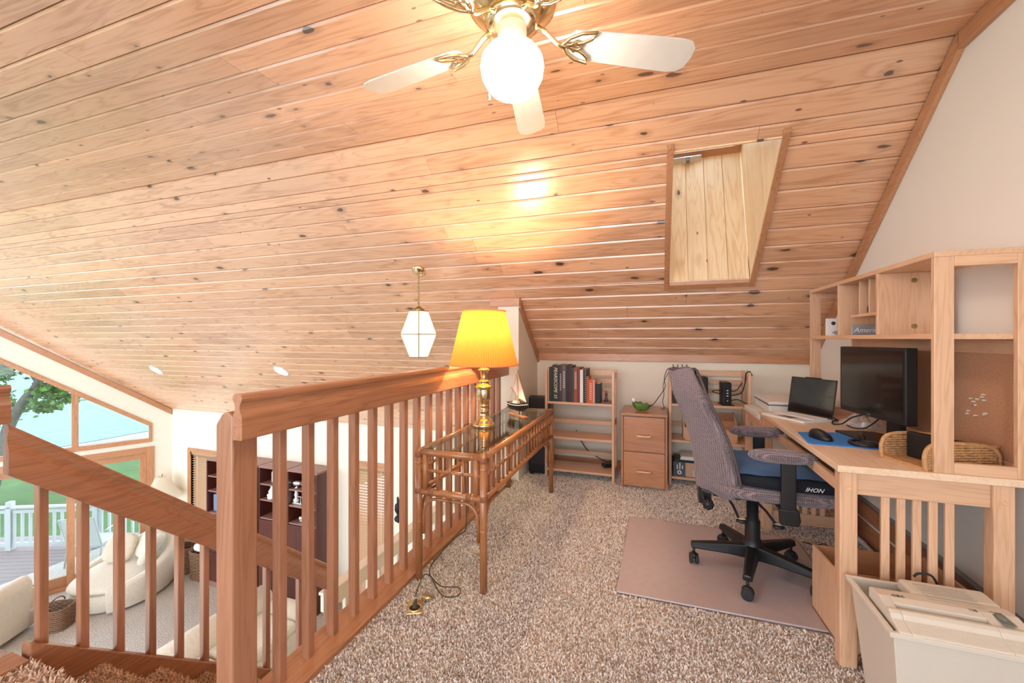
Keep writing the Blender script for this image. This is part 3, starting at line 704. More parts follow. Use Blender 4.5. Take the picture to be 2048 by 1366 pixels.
for x in (X0, X1):
    for y in (Y0, Y1):
        lg = pole('leg', (x,y,0), (x,y,ZT), .0185)
        for z in (.645, .458): MB().lathe([(.0195,-.014),(.021,-.01),(.021,.01),(.0195,.014)], 12, (x,y,z), cap=False).tr(mv).build('wrap', M['bamboow'], lg, smooth=True)
        # bent braces under the lower rails
        sx_ = 1 if x == X0 else -1; sy_ = 1 if y == Y0 else -1
        for dx, dy in ((sx_,0),(0,sy_)):
            pts = [(x+dx*.028, y+dy*.028, .24)] + [(x+dx*(.028+.07*(1-math.cos(t))), y+dy*(.028+.07*(1-math.cos(t))), .335+.088*math.sin(t)) for t in [i*math.pi/10 for i in range(6)]] + [(x+dx*.19, y+dy*.19, .423)]
            MB().tube(pts, .0085, 8).tr(mv).build('brace', M['bamboo'], tb, smooth=True)
for x in (X0, X1):
    pole('top_rail', (x,Y0,.655), (x,Y1,.655), .017, mt='bamy'); pole('lower_rail', (x,Y0,.455), (x,Y1,.455), .016, mt='bamy')
    pole('middle_rail', (x,Y0,.565), (x,Y1,.565), .0085, mt='bamy', kn=False)
    ns_ = 20
    for i in range(1, ns_):
        y = Y0 + (Y1-Y0)*i/ns_; pole('spindle', (x,y,.455), (x,y,.655), .0075, kn=False, n=8)
        MB().ell((x,y,.565), (.0115,.0115,.0115), 8, 6).tr(mv).build('lashing', M['bamboow'], tb, smooth=True)
for y in (Y0, Y1):
    pole('top_rail', (X0,y,.655), (X1,y,.655), .017, mt='bamx'); pole('lower_rail', (X0,y,.455), (X1,y,.455), .018, mt='bamx')
    pole('middle_rail', (X0,y,.565), (X1,y,.565), .0085, mt='bamx', kn=False)
    for x in (X0+.038, X1-.038): pole('inner_post', (x,y,.455), (x,y,.655), .015, kn=False)
    for i in range(1, 4):
        x = X0+.038 + (X1-X0-.076)*i/4; pole('spindle', (x,y,.455), (x,y,.655), .0085, kn=False, n=8)
        MB().ell((x,y,.565), (.012,.012,.012), 8, 6).tr(mv).build('lashing', M['bamboow'], tb, smooth=True)
    for x in (X0+.075, X1-.075): MB().tube([(x-.014,y,.455),(x+.014,y,.455)], .0195, 12).tr(mv).build('wrap', M['bamboow'], tb, smooth=True)
MB().box(X0+.012, X1-.012, Y0+.012, Y1-.012, .668, ZT).tr(mv).build('glass_top', M['tglass'], tb, bev=.001)

# ---- brass lamp with pleated yellow shade
LX, LY = -1.035, 2.44
lp = T(E('table_lamp', (LX, LY, ZT)), 'brass urn table lamp with lit pleated yellow shade', 'lamp')
MB().lathe([(.062,0),(.070,.004),(.072,.014),(.066,.024),(.058,.028),(.056,.038),(.047,.046),(.034,.058),(.027,.075),(.025,.09),(.030,.096),(.031,.104),(.025,.110),(.022,.122),(.027,.130),(.029,.137),(.024,.143)], 32).build('base', M['brass'], lp, smooth=True)
MB().lathe([(.022,.140),(.030,.155),(.038,.170),(.042,.186),(.044,.205),(.0445,.235),(.043,.245),(.058,.252),(.058,.258),(.044,.266),(.034,.272),(.031,.282),(.036,.288),(.036,.293),(.024,.300)], 32).build('urn', M['brass'], lp, smooth=True)
MB().lathe([(.022,.298),(.021,.315),(.021,.335),(.027,.352),(.038,.362),(.038,.367),(.02,.374),(.012,.378)], 28).build('neck', M['brass'], lp, smooth=True)
MB().lathe([(.015,.372),(.015,.43),(.013,.46)], 16).build('socket', mat('candle_cream', (.85,.78,.62), .5), lp, smooth=True)
SH0, SH1, RB, RT_ = .395, .738, .218, .137
NP = 90
P_ = []
for i in range(NP*2):
    a = math.pi*i/NP; d = .0045 if i % 2 else 0
    P_.append([((RB-d)*math.cos(a), (RB-d)*math.sin(a), SH0), ((RB*.5+RT_*.5-d)*math.cos(a), (RB*.5+RT_*.5-d)*math.sin(a), (SH0+SH1)/2), ((RT_-d)*math.cos(a), (RT_-d)*math.sin(a), SH1)])
shd = MB().grid(P_, closed_u=True).build('lamp_shade', M['yshade'], lp)
MB().tube([((RB+.002)*math.cos(t), (RB+.002)*math.sin(t), SH0) for t in [i*math.pi/24 for i in range(49)]], .0045, 6, cap=False).build('hem', M['yshade_trim'], shd)
MB().tube([((RT_+.001)*math.cos(t), (RT_+.001)*math.sin(t), SH1) for t in [i*math.pi/24 for i in range(49)]], .004, 6, cap=False).build('hem', M['yshade_trim'], shd)
MB().tube([(0,0,.46),(.055,0,.52),(.06,0,.62),(0,0,.735)], .0018, 6).tube([(0,0,.46),(-.055,0,.52),(-.06,0,.62),(0,0,.735)], .0018, 6).ell((0,0,.748), (.008,.008,.013), 10, 8).build('harp', M['brass'], lp)
MB().ell((0,0,.56), (.028,.028,.04), 14, 10).build('bulb', mat('bulb_glow', (1,.9,.7), .3, emit=30, ecol=(1,.74,.42)), lp, smooth=True)
ld = bpy.data.lights.new('lamp_light', 'POINT'); ld.energy = LAMP_W; ld.color = (1,.72,.42); ld.shadow_soft_size = .03
lo = bpy.data.objects.new('lamp_light', ld); COL.objects.link(lo); lo.parent = lp; lo.location = (0,.0,.615)
MB().tube([(-.07,.0,.010),(-.10,.02,.006),(-.13,.10,.0055)], .0028, 6).build('cord', M['bamboow'], lp)

# ---- model sailing boat
sb = T(E('model_sailboat', (-.945, 2.86, ZT), R(-40)), 'small black hulled model sailboat on a wooden stand', 'model ship')
MB().box(-.105, .105, -.018, .018, 0, .010).build('stand', M['cherry'], sb, bev=.003)
for x in (-.045, .045): MB().tube([(x,0,.010),(x,0,.04)], .0035, 8).build('stand_post', M['brass'], sb)
sec = []
for i in range(13):
    t = i/12; x = -.115 + .25*t; w_ = .034*math.sin(math.pi*(.16+.84*(1-t)**.75)) if t < 1 else 0
    w_ = .036*(1-(max(0,(t-.45))/.55)**2.2)*(.72+.28*min(1,t/.25)); dk = .092+.020*max(0,(t-.4)/.6)**1.6; kl = .034+.045*max(0,(t-.55)/.45)**1.8
    sec.append([(x,-w_,dk),(x,-w_*.92,(dk+kl)/2+.008),(x,-w_*.45,kl+.012),(x,0,kl),(x,w_*.45,kl+.012),(x,w_*.92,(dk+kl)/2+.008),(x,w_,dk)])
MB().grid(sec).add([sec[0][k] for k in range(7)], [tuple(range(7))]).build('hull', M['black'], sb, smooth=True)
dkv = [[(s_[0][0],s_[0][1]*.97,s_[0][2]-.004),(s_[6][0],s_[6][1]*.97,s_[6][2]-.004)] for s_ in sec]
MB().grid(dkv).build('deck', M['cherry'], sb)
for sg in (0, 6): MB().tube([(s_[sg][0], s_[sg][1]*1.02, s_[sg][2]-.012) for s_ in sec], .0022, 6).build('stripe', M['paper'], sb)
MB().box(-.05,.0,-.016,.016,.088,.104).build('cabin', M['paper'], sb, bev=.003)
MB().tube([(.0,0,.085),(.0,0,.36)], [.0035,.0018], 8).build('mast', M['cherryz'], sb)
MB().tube([(.002,0,.135),(-.10,0,.20)], .0025, 6).build('boom', M['cherryz'], sb)
MB().tube([(.002,0,.25),(-.03,0,.30)], .002, 6).build('gaff', M['cherryz'], sb)
MB().add([(-.003,.001,.14),(-.095,.006,.2),(-.04,.012,.24),(-.004,.001,.27)], [(0,1,2,3)]).build('mainsail', M['paper'], sb)
MB().add([(.006,0,.29),(.008,0,.13),(.115,0,.112)], [(0,1,2)]).build('jib', shade_mat('sail_cloth', (.85,.80,.70), .3), sb)
for q in ((.13,0,.112), (-.11,0,.095), (.02,.034,.092), (.02,-.034,.092)): MB().tube([(0,0,.34), q], .0008, 4).build('rigging', M['cord'], sb)

# ---- tall black speaker behind the table
sp = T(E('tower_speaker', (-1.0, 3.74, 0), R(4)), 'black tower speaker with curved top behind the console table', 'speaker')
MB().prism([(-.13,.02),(.13,.02),(.13,.64),(.06,.70),(-.05,.715),(-.13,.71)], 'yz', -.095, .095).build('cabinet', M['black'], sp, bev=.012)
MB().box(-.085,.085,-.138,-.130,.10,.60).build('grille', M['blackm'], sp, bev=.004)
for x in (-.07,.07):
    for y in (-.1,.1): MB().lathe([(.018,0),(.02,.02)], 10, (x,y,0)).build('foot', M['rubber'], sp)

# ---- floor outlet with lid and cord
fo = T(E('floor_outlet', (-1.037, 1.64, 0), R(28)), 'brass floor outlet with open lid set in the carpet', 'outlet')
MB().box(-.034,.034,-.048,.048,0,.012).build('plate', M['outlet'], fo, bev=.003)
MB().lathe([(.024,.012),(.026,.017),(.030,.017),(.031,.012)], 24, (0,-.01,0), cap=False).build('ring', M['brass'], fo, smooth=True)
MB().lathe([(.001,.0135),(.024,.0135)], 20, (0,-.01,0), cap=False).build('socket_well', M['blackm'], fo)
MB().lathe([(.001,0),(.028,0),(.030,.004),(.028,.008),(.001,.008)], 24, cap=False).build('lid', M['outlet'], fo, (.055,.055,.014), (R(-12),R(14),0), smooth=True)
MB().tube([(0,-.01,.014),(0,-.008,.03),(.004,.0,.045)], [.013,.010,.005], 10).build('plug', M['cord'], fo)
def spline(pts, n=8):
    pts = [Vector(p) for p in pts]; out = []
    for i in range(len(pts)-1):
        p0, p1, p2, p3 = pts[max(i-1,0)], pts[i], pts[i+1], pts[min(i+2,len(pts)-1)]
        for k in range(n):
            t = k/n; out.append(.5*((2*p1)+(p2-p0)*t+(2*p0-5*p1+4*p2-p3)*t*t+(3*p1-p0-3*p2+p3)*t**3))
    return out + [pts[-1]]
T(MB().tube(spline([(-1.037,1.64,.055),(-1.02,1.70,.13),(-.985,1.79,.03),(-.91,1.83,.016),(-.885,1.77,.016),(-.95,1.745,.016),(-1.05,1.83,.016),(-1.13,1.93,.016),(-1.155,2.1,.016),(-1.155,2.30,.016),(-1.145,2.40,.025),(-1.157,2.43,.2),(-1.182,2.45,.55),(-1.18,2.45,.66),(-1.15,2.445,.6815),(-1.135,2.445,.684)]), .0028, 6).build('lamp_cord', M['cord']), 'thin dark lamp cord looped across the carpet from floor outlet', 'cord')

# ================================================================= folding bookcases, books, cabinet
def bookcase(name, label, x0, x1, yf, top, shelves):
    o = T(E(name, ((x0+x1)/2, yf+.14, 0)), label, 'bookcase', 'light wood folding bookcases'); cx, cy = o.location.x, o.location.y
    mv = Matrix.Translation(-Vector(o.location)); yb = yf+.27
    for a, b in ((x0,x0+.022),(x1-.022,x1)):
        for ya, yc in ((yf,yf+.038),(yb-.038,yb)): MB().box(a,b,ya,yc,0,top).tr(mv).build('upright', M['dz'], o, bev=.002)
        for z in (.04, top-.07, top*.5): MB().box(a+.003,b-.003,yf+.038,yb-.038,z,z+.05).tr(mv).build('side_rail', M['dy'], o, bev=.002)
    for z in shelves: MB().box(x0+.022,x1-.022,yf+.004,yb-.004,z-.02,z).tr(mv).build('shelf', M['dx'], o, bev=.002)
    for z in shelves:
        MB().box(x0+.022,x1-.022,yb-.018,yb,z+.075,z+.112).tr(mv).build('back_slat', M['dx'], o, bev=.002)
    MB().box(x0+.022,x1-.022,yb-.018,yb,top-.055,top-.005).tr(mv).build('back_slat', M['dx'], o, bev=.002)
    MB().box(x0+.022,x1-.022,yb-.018,yb,shelves[-1]+.15,shelves[-1]+.19).tr(mv).build('back_slat', M['dx'], o, bev=.002)
    return o
bookcase('bookcase', 'folding bookcase with a row of dark and red books on top shelf', -.930, -.325, 3.585, .955, (.085, .372, .680))
bookcase('bookcase', 'folding bookcase behind the office chair holding black routers', .110, .725, 3.735, .965, (.075, .385, .690))
def book(x0, x1, top, c, label, dep=.20, txt=None, tc_=(.8,.8,.78), z0=.681, tsz=.6, tilt=0, spine=None):
    w_ = x1-x0; o = T(E('book', ((x0+x1)/2, 3.60, z0)), label, 'book', 'books on the bookcase')
    h = top-z0; cm = mat('book_cover', c, .5)
    MB().box(-w_/2,-w_/2+.0025,.002,dep,0,h).box(w_/2-.0025,w_/2,.002,dep,0,h).box(-w_/2,w_/2,0,.0026,0,h).build('cover', cm, o)
    MB().box(-w_/2+.0025,w_/2-.0025,.0028,dep-.006,.003,h-.005).build('page_block', M['paper'], o)
    if txt:
        for t, zz, sz in txt:
            if not t:                      # lettering too small to read: a column of short marks
                for q in range(9): MB().box(-sz*w_/2, sz*w_/2, -.0008, 0, zz*h-(q+1)*.017, zz*h-(q+1)*.017+.010).build('spine_mark', mat('faded_print', tuple(.55*v+.3*u for v, u in zip(tc_, c)), .7), o)
                continue
            text('spine_lettering', t, sz*w_, mat('lettering', tc_, .6), o, (-sz*w_*.33, -.0008, zz*h), (R(90), R(90), 0), shear=.3)
    return o
px2x = lambda px: (-.930 + .022) + (px-1100.5)/(1222-1100.5)*(.605-.044)
BK = [(1100.8,1103,735,(.55,.40,.37),'slim pinkish grey book at the left end of the row',None),
 (1103,1109.5,734,(.035,.035,.022),'dark olive book second in the row of books',None),
 (1109.5,1123,729,(.02,.035,.022),'thick black green book with large white slanted spine lettering',[('PEARISCOPE',.94,.66),('55',.2,.6)]),
 (1123,1129,729,(.075,.03,.04),'dark plum book just right of the white lettered one',[('',.78,.45)]),
 (1129,1136,729,(.11,.11,.10),'charcoal grey book with faded grey spine lettering',[('',.85,.6)]),
 (1136,1141,729,(.025,.02,.022),'black book between the grey and plum books',None),
 (1141,1147,730,(.045,.015,.022),'dark wine book in the middle of the row',None),
 (1147,1151.5,734,(.04,.05,.04),'dark green book left of the red lettered book',None),
 (1151.5,1158,734,(.30,.075,.045),'brick red book with white vertical lettering',[('',.90,.6)]),
 (1158,1163,734,(.20,.035,.025),'plain dark red book beside the white book',None),
 (1163,1169,738,(.80,.78,.74),'white book in the row of books',None),
 (1169,1175,736,(.02,.02,.02),'black spiral bound book with white dots',None),
 (1175,1179.5,751,(.42,.10,.03),'short rust orange book',None),
 (1179.5,1187,757,(.70,.11,.03),'bright orange red paperback with pale lettering',[('',.88,.5)]),
 (1187,1191,757,(.62,.36,.30),'slim dusty pink paperback',None),
 (1191,1200.5,765,(.012,.011,.012),'short thick black book at the right end of the row',None)]
from_y = lambda y: 1.235 - (y-678)*3.60/826.0*.985
for a, b, yt, c, lb, tx in BK:
    o = book(px2x(a)+.0006, px2x(b)-.0006, from_y(yt)-.012, c, lb, dep=.21 if yt < 740 else .15, txt=tx)
    if 'spiral' in lb:
        h_ = from_y(yt)-.012-.681
        for k_ in range(16): MB().ell((.006,-.002,.02+k_*(h_-.03)/15), (.004,.003,.003), 8, 6).build('coil', M['paper'], o)
fg = T(E('figurine', (-.400, 3.66, .6815)), 'tiny dark figurine on a small plinth beside the books', 'figurine')
MB().box(-.035,.05,-.03,.05,0,.012).build('plinth', M['maho'], fg, bev=.002)
MB().lathe([(.016,.012),(.019,.02),(.010,.04),(.006,.055),(.012,.068),(.010,.082),(.004,.090),(.007,.10),(.001,.107)], 14).build('figure', M['maho'], fg, smooth=True)

fc = T(E('file_cabinet', (-.086, 3.76, 0)), 'two-drawer cherry wood file cabinet against the back wall', 'cabinet')
MB().box(-.181,-.165,-.21,.21,0,.60).build('side_panel', M['cherryz'], fc, bev=.002); MB().box(.165,.181,-.21,.21,0,.60).build('side_panel', M['cherryz'], fc, bev=.002)
MB().box(-.165,.165,-.19,.205,.02,.595).build('carcass', M['cherryz'], fc)
MB().box(-.184,.184,-.216,.212,.60,.622).build('top', M['cherry'], fc, bev=.003)
for z0, z1 in ((.022,.302),(.310,.592)):
    d = MB().box(-.161,.161,-.212,-.19,z0,z1).build('drawer_front', M['cherry'], fc, bev=.0025)
    zz = (z0+z1)/2 - .01
    MB().tube(spline([(-.052,-.21,zz),(-.05,-.235,zz),(-.035,-.242,zz),(.035,-.242,zz),(.05,-.235,zz),(.052,-.21,zz)], 4), .0085, 10).build('handle', M['handle'], d, smooth=True)

# ---- green leaf dish with a white ball
gd = T(E('leaf_dish', (-.105, 3.70, .622)), 'green ceramic leaf dish on the file cabinet', 'dish')
gm = mat('green_glaze', (.10,.235,.045), .25, coat=.5, noise=.5, nscale=38)
P_ = []
for i in range(28):
    a = 2*math.pi*i/28; rw = 1+.07*math.cos(a*9); rr = []
    for q, z in ((.001,.003),(.45,.004),(.75,.014),(.95,.034),(1.0,.044+.010*math.cos(a)+.006*math.cos(9*a)),(.96,.043+.010*math.cos(a)+.006*math.cos(9*a)),(.72,.020),(.4,.010),(.001,.009)):
        rr.append((-.078*q*rw*math.cos(a), .05*q*rw*math.sin(a), z*1.45))
    P_.append(rr)
MB().grid(P_, closed_u=True).build('bowl', gm, gd, smooth=True)
T(MB().ell((0,0,.021), (.021,.021,.021), 18, 12).build('ball', mat('white_gloss', (.85,.85,.84), .25, coat=.4), None, (-.172,3.675,.694), smooth=True), 'white ball resting on the green leaf dish', 'ball')
# ---- routers, cables, boxes on the second bookcase
def router(loc, h, rz, label, w_=.075, d_=.13):
    o = T(E('router', loc, rz), label, 'router', 'black routers')
    MB().prism([(-w_/2,0),(w_/2,0),(w_/2,h*.96),(w_/2-.012,h),(-w_/2,h*.985)], 'xz', -d_/2, d_/2).build('case', M['black'], o, bev=.004)
    MB().box(-w_/2-.012,w_/2+.018,-d_/2-.012,d_/2+.006,-.0,.006).build('foot', M['black'], o, bev=.002)
    for k in range(3): MB().box(-.006,.006,-d_/2-.0012,-d_/2,h*.62-k*.022,h*.62-k*.022+.008).build('indicator', M['paper'], o)
    MB().lathe([(.001,0),(.006,0)], 12, cap=False).build('emblem', M['silver'], o, (0,-d_/2-.0008,h*.2), (R(90),0,0))
    return o
router((.553,3.83,.690), .192, R(6), 'black upright router nearer the printer on bookcase shelf', .062)
router((.385,3.90,.690), .225, R(6), 'black upright modem partly behind the chair back', .066)
bk = T(E('binder', (.165, 3.87, .690)), 'dark brown binder standing at left end of router shelf', 'binder')
MB().box(-.022,.022,-.11,.08,0,.25).build('cover', mat('binder_brown', (.045,.028,.02), .6), bk, bev=.003); MB().box(-.016,.016,-.105,.082,.004,.246).build('pages', M['paper'], bk)
pw = T(E('power_adapter', (.19, 3.775, .965)), 'black tangle of power adapters on top of the bookcase', 'adapter')
for x, y, z, s_ in ((-.03,0,0,.05),(.03,.02,0,.045),(.075,.0,0,.04)): MB().box(x-s_/2,x+s_/2,y-.025,y+.02,-.055,z+s_*.6).build('plug_body', M['blackm'], pw, bev=.006)
for k in range(4): MB().tube([(-.04+k*.035,-.0,.03),(-.045+k*.036,.0,.055)], .004, 6).build('prong', M['blackm'], pw)
def cable(name, pts, label, r=.004, mt='blackm'): return T(MB().tube(spline(pts), r, 6).build(name, M[mt]), label, 'cable')
cable('cable', [(.15,3.74,.99),(.10,3.735,.98),(.075,3.73,.90),(.08,3.76,.82),(.03,3.80,.73),(-.02,3.86,.65),(-.03,3.93,.64)], 'thin black cable running from bookcase top down to the file cabinet', .003)
cable('cable', [(.105,3.728,.95),(.066,3.728,.85),(.072,3.73,.77),(.062,3.74,.70),(.074,3.75,.64),(.05,3.80,.6325)], 'second thin cable hanging beside the file cabinet top', .0028)
cable('cable', [(.60,3.88,.76),(.68,3.9,.78),(.70,3.85,.86),(.70,3.80,.95),(.72,3.77,.972),(.735,3.75,.94)], 'black cable arching over the right bookcase post', .0042)
cable('cable', [(.59,3.86,.73),(.52,3.86,.77),(.46,3.84,.79),(.47,3.85,.80),(.54,3.88,.80),(.64,3.9,.80),(.69,3.9,.87)], 'black cable loop behind the routers', .004)
cable('cable', [(.585,3.84,.72),(.65,3.86,.73),(.72,3.84,.70),(.78,3.78,.695),(.84,3.74,.70)], 'black cable from router to the white printer', .0042)
cable('cable', [(-.72,3.98,.352),(-.70,3.95,.32),(-.62,3.93,.2),(-.52,3.90,.14),(-.42,3.88,.105),(-.37,3.87,.12)], 'black cable curving behind the bottom of the book bookcase', .0045)
T(MB().box(-.05,.05,-.03,.03,0,.035).build('power_strip', M['black'], None, (-.40,3.79,.086), (0,0,R(30)), bev=.008), 'black power brick on the bottom shelf of the book bookcase', 'power brick')
mb = T(E('magazine_box', (.43, 3.865, .386)), 'slatted wooden letter box on the middle bookcase shelf', 'box')
MB().box(-.205,.205,-.10,.09,0,.012).build('bottom', M['dx'], mb)
for x in (-.205,.193): MB().prism([(-.10,0),(.09,0),(.09,.225),(.06,.225),(-.10,.12)], 'yz', x, x+.012).build('end', M['dz'], mb, bev=.002)
MB().box(-.193,.193,-.10,-.088,.012,.105).build('front', M['dx'], mb, bev=.002); MB().box(-.193,.193,.078,.09,.012,.215).build('back', M['cherry'], mb, bev=.002)
MB().box(-.193,.193,-.02,-.01,.012,.165).build('divider', M['cherry'], mb, bev=.002)
tb_ = T(E('toner_box', (.27, 3.85, .076)), 'dark grey and kraft carton on the lowest bookcase shelf', 'box')
MB().box(-.125,.125,-.095,.09,0,.122).build('carton', mat('carton_grey', (.085,.095,.115), .7), tb_, bev=.002)
MB().box(-.028,.124,-.0965,-.0955,.003,.119).build('label_panel', mat('kraft', (.52,.36,.25), .8), tb_)
MB().box(.03,.055,-.0972,-.0966,.015,.055).build('barcode', M['paper'], tb_)
for k in range(6): MB().box(.032+k*.0036,.0335+k*.0036,-.0976,-.0972,.018,.052).build('bar', M['ink'], tb_)
MB().lathe([(.009,0),(.017,0)], 20, cap=False).build('round_logo', M['paper'], tb_, (-.075,-.0958,.035), (R(90),0,0))
for k, (zz, ln) in enumerate(((.06,.04),(.06,.055),(.065,.03))): MB().box(-.095+k*.02,-.088+k*.02,-.0962,-.0956,zz,zz+ln).build('print_mark', M['paper'], tb_)
T(MB().box(-.11,.115,-.088,.085,0,.018).build('document_case', M['black'], None, (.265,3.85,.1985), bev=.003), 'flat black case lying on the dark carton', 'case')
pp = T(E('paper_stack', (.28, 3.845, .217)), 'ruffled stack of white papers on the black case', 'papers')
for k in range(5): MB().box(-.075,.085,-.085,.08,k*.006,k*.006+.005).tr(Matrix.Rotation(R(-3+k*1.7), 4, 'Z')).build('sheet', M['paper'], pp)

# ================================================================= desk
DX0, DX1, DY0, DY1 = .648, 1.196, 1.862, 3.11
dk = T(E('desk', ((DX0+DX1)/2, (DY0+DY1)/2, 0)), 'light maple computer desk with slatted ends along the right wall', 'desk')
mv = Matrix.Translation(-Vector(dk.location))
def D(nm, mt, *a, bev=.003, par=dk): return MB().box(*a).tr(mv).build(nm, M[mt], par, bev=bev)
D('desk_top', 'dtop', DX0, DX1, DY0, DY1, .736, .762)
for x0, x1 in ((.657,.713),(1.094,1.150)):
    for y0, y1 in ((1.872,1.922),(3.05,3.10)):
        lg = D('leg', 'dz', x0, x1, y0, y1, 0, .736, bev=.004)
        if y0 < 2: MB().lathe([(.0085,0),(.0075,.003),(.001,.0035)], 12).tr(Matrix.Translation(((x0+x1)/2,y0,.676)) @ Matrix.Rotation(R(90), 4, 'X')).tr(mv).build('plug', M['handle'], lg)
for y0 in (1.884, 3.062):
    D('end_apron', 'dx', .713, 1.094, y0, y0+.022, .652, .736); D('end_rail', 'dx', .713, 1.094, y0, y0+.022, .06, .13)
    for x0, x1 in ((.790,.816),(.836,.862),(.882,.908),(.928,.954),(.974,1.0)): D('slat', 'dz', x0, x1, y0+.004, y0+.018, .13, .652)
D('back_apron', 'dy', 1.12, 1.14, 1.922, 3.05, .66, .736)
D('front_apron', 'dy', .663, .681, 2.80, 3.05, .642, .736); 
m = MB().prism([(2.80,.736),(2.86,.736),(2.86,.642),(2.80,.66),(2.77,.69),(2.765,.736)], 'yz', .660, .690).tr(mv).build('bracket', M['dz'], dk)
kt = MB().box(.70, 1.02, 1.95, 2.76, .655, .670).tr(mv).build('keyboard_tray', M['dx'], dk, bev=.002)
MB().box(.665,.684,1.935,2.775,.648,.694).tr(mv).build('tray_front', M['dy'], kt, bev=.002)
for y in (1.925, 2.765): MB().box(.672,1.02,y-.004,y+.010,.690,.732).tr(mv).build('slide', M['dsilver'], kt)
MB().box(.69,.72,2.0,2.10,.696,.728).tr(mv).build('tray_stop', M['blackm'], kt)
# ---- hutch
HX0, HX1, HY0, HY1, HT = .933, 1.196, 1.868, 3.116, 1.545
ht = T(E('desk_hutch', ((HX0+HX1)/2, (HY0+HY1)/2, .762)), 'maple desk hutch with cubbyholes and cork back standing on the desk', 'hutch')
mv = Matrix.Translation(-Vector(ht.location))
def Hh(nm, mt, *a, bev=.002, par=ht): return MB().box(*a).tr(mv).build(nm, M[mt], par, bev=bev)
for y0, y1 in ((HY0,HY0+.02),(HY1-.02,HY1)):
    Hh('side_stile', 'dz', HX0, HX0+.055, y0, y1, .762, HT-.02); Hh('side_stile', 'dz', HX1-.043, HX1, y0, y1, .762, HT-.02)
    Hh('side_rail', 'dx', HX0+.055, HX1-.043, y0, y1, .762, .802); Hh('side_rail', 'dx', HX0+.055, HX1-.043, y0, y1, HT-.055, HT-.02)
Hh('top_board', 'dy', HX0, HX1, HY0, HY1, HT-.02, HT)
Hh('shelf', 'dy', HX0, HX1-.012, HY0+.02, HY1-.02, 1.234, 1.254)
for y in (2.272, 2.684): Hh('divider', 'dz', HX0, HX1-.012, y-.009, y+.009, 1.254, HT-.02)
Hh('small_shelf', 'dy', HX0+.03, HX1-.012, 2.281, 2.61, 1.345, 1.36)
for y in (2.43, 2.53): Hh('letter_divider', 'dz', HX0+.035, HX1-.012, y-.004, y+.004, 1.36, HT-.02)
for z in (1.49, 1.291): MB().lathe([(.011,0),(.010,.002),(.004,.0022),(.003,-.001)], 14).tr(Matrix.Translation((1.063,2.2628,z)) @ Matrix.Rotation(R(90), 4, 'X')).tr(mv).build('screw', M['brassd'], ht)
cb = Hh('cork_board', 'cork', HX1-.012, HX1-.004, HY0+.02, HY1-.02, .80, 1.18)
Hh('cork_frame_rail', 'dy', HX1-.016, HX1, HY0+.02, HY1-.02, 1.18, 1.234); Hh('cork_frame_rail', 'dy', HX1-.016, HX1, HY0+.02, HY1-.02, .762, .80)
for k in range(13):
    y = 2.105 + random.uniform(-.05,.05); z = .98 + random.uniform(-.045,.045); x = HX1-.012
    m = MB().tube([(x,y,z),(x-.010,y,z)], [.0025,.0035], 8).tr(mv); m.build('push_pin', mat('clear_plastic', (.85,.80,.72), .15, coat=.6), cb) if k == 0 else m.build('push_pin', bpy.data.materials['clear_plastic'], cb)
# things in the hutch
cdn = T(E('acrylic_sign', (1.03, 2.56, 1.2555), R(4)), 'small clear acrylic sign with white script in the hutch cubby', 'sign')
MB().box(-.085,.085,-.004,.004,0,.052).build('plate', mat('grey_acrylic', (.30,.30,.33), .15, coat=.4), cdn, bev=.002)
text('lettering', 'American', .034, M['paper'], cdn, (-.078,-.0052,.014), (R(90),0,0), shear=.35)
ph = T(E('photo_card', (.965, 2.92, 1.2555), R(0)), 'white printed card leaning in the left hutch opening', 'card')
MB().box(-.01,.085,-.002,.002,0,.10).build('card', M['paper'], ph)
MB().lathe([(.001,0),(.011,0)], 16, cap=False).build('printed_dot', M['ink'], ph, (.028,-.0026,.072), (R(90),0,0))
for k, (a, b) in enumerate(((.03,.075),(.022,.078),(.035,.07))): MB().box(a,b,-.0028,-.0021,.022-k*.008,.026-k*.008).build('print_line', M['ink'], ph)
vz = T(E('bud_vase', (1.0, 2.482, 1.3605)), 'small black bottle in the narrow hutch slots', 'bottle')
MB().lathe([(.014,0),(.017,.02),(.015,.035),(.006,.055),(.005,.075),(.007,.078)], 14).build('body', M['black'], vz, smooth=True)
T(MB().ell((0,0,.012), (.012,.012,.012), 12, 8).build('bead', M['black'], None, (.985,2.375,1.3605), smooth=True), 'black round bead in the right letter slot', 'bead')

# ---- monitor
mo = T(E('monitor', (.985, 2.40, .762)), 'black flat screen monitor, switched off, on its stand', 'monitor')
pa, pb = Vector((.928,2.63,0)), Vector((1.0,2.184,0)); cen = (pa+pb)/2
rzm = math.atan2((pb-pa).y, (pb-pa).x)                 # local x runs from the far to the near edge
hd = E('display_head', (cen.x-.985, cen.y-2.40, 1.031-.762)); hd.parent = mo; hd.rotation_euler = (0,0,rzm)
Wm, Hm = (pb-pa).length, .33
MB().box(-Wm/2,Wm/2,-.004,.042,-Hm/2,Hm/2).build('bezel', M['black'], hd, bev=.004)
MB().box(-Wm/2+.014,Wm/2-.014,-.0052,-.004,-Hm/2+.024,Hm/2-.014).build('screen', M['screen'], hd)
MB().box(-.012,.012,-.0062,-.005,-Hm/2+.008,-Hm/2+.014).build('badge', M['dsilver'], hd)
MB().prism([(-.05,-.06),(.05,-.06),(.04,.10),(-.04,.10)], 'xz', .044, .075).build('neck_mount', M['black'], hd)
MB().prism([(-.045,.004),(.045,.004),(.038,.17),(-.038,.17)], 'xz', -.01, .02).tr(Matrix.Translation((.02,.0,0)) @ Matrix.Rotation(rzm, 4, 'Z') @ Matrix.Translation((0,.055,0))).build('neck', M['black'], mo, bev=.004)
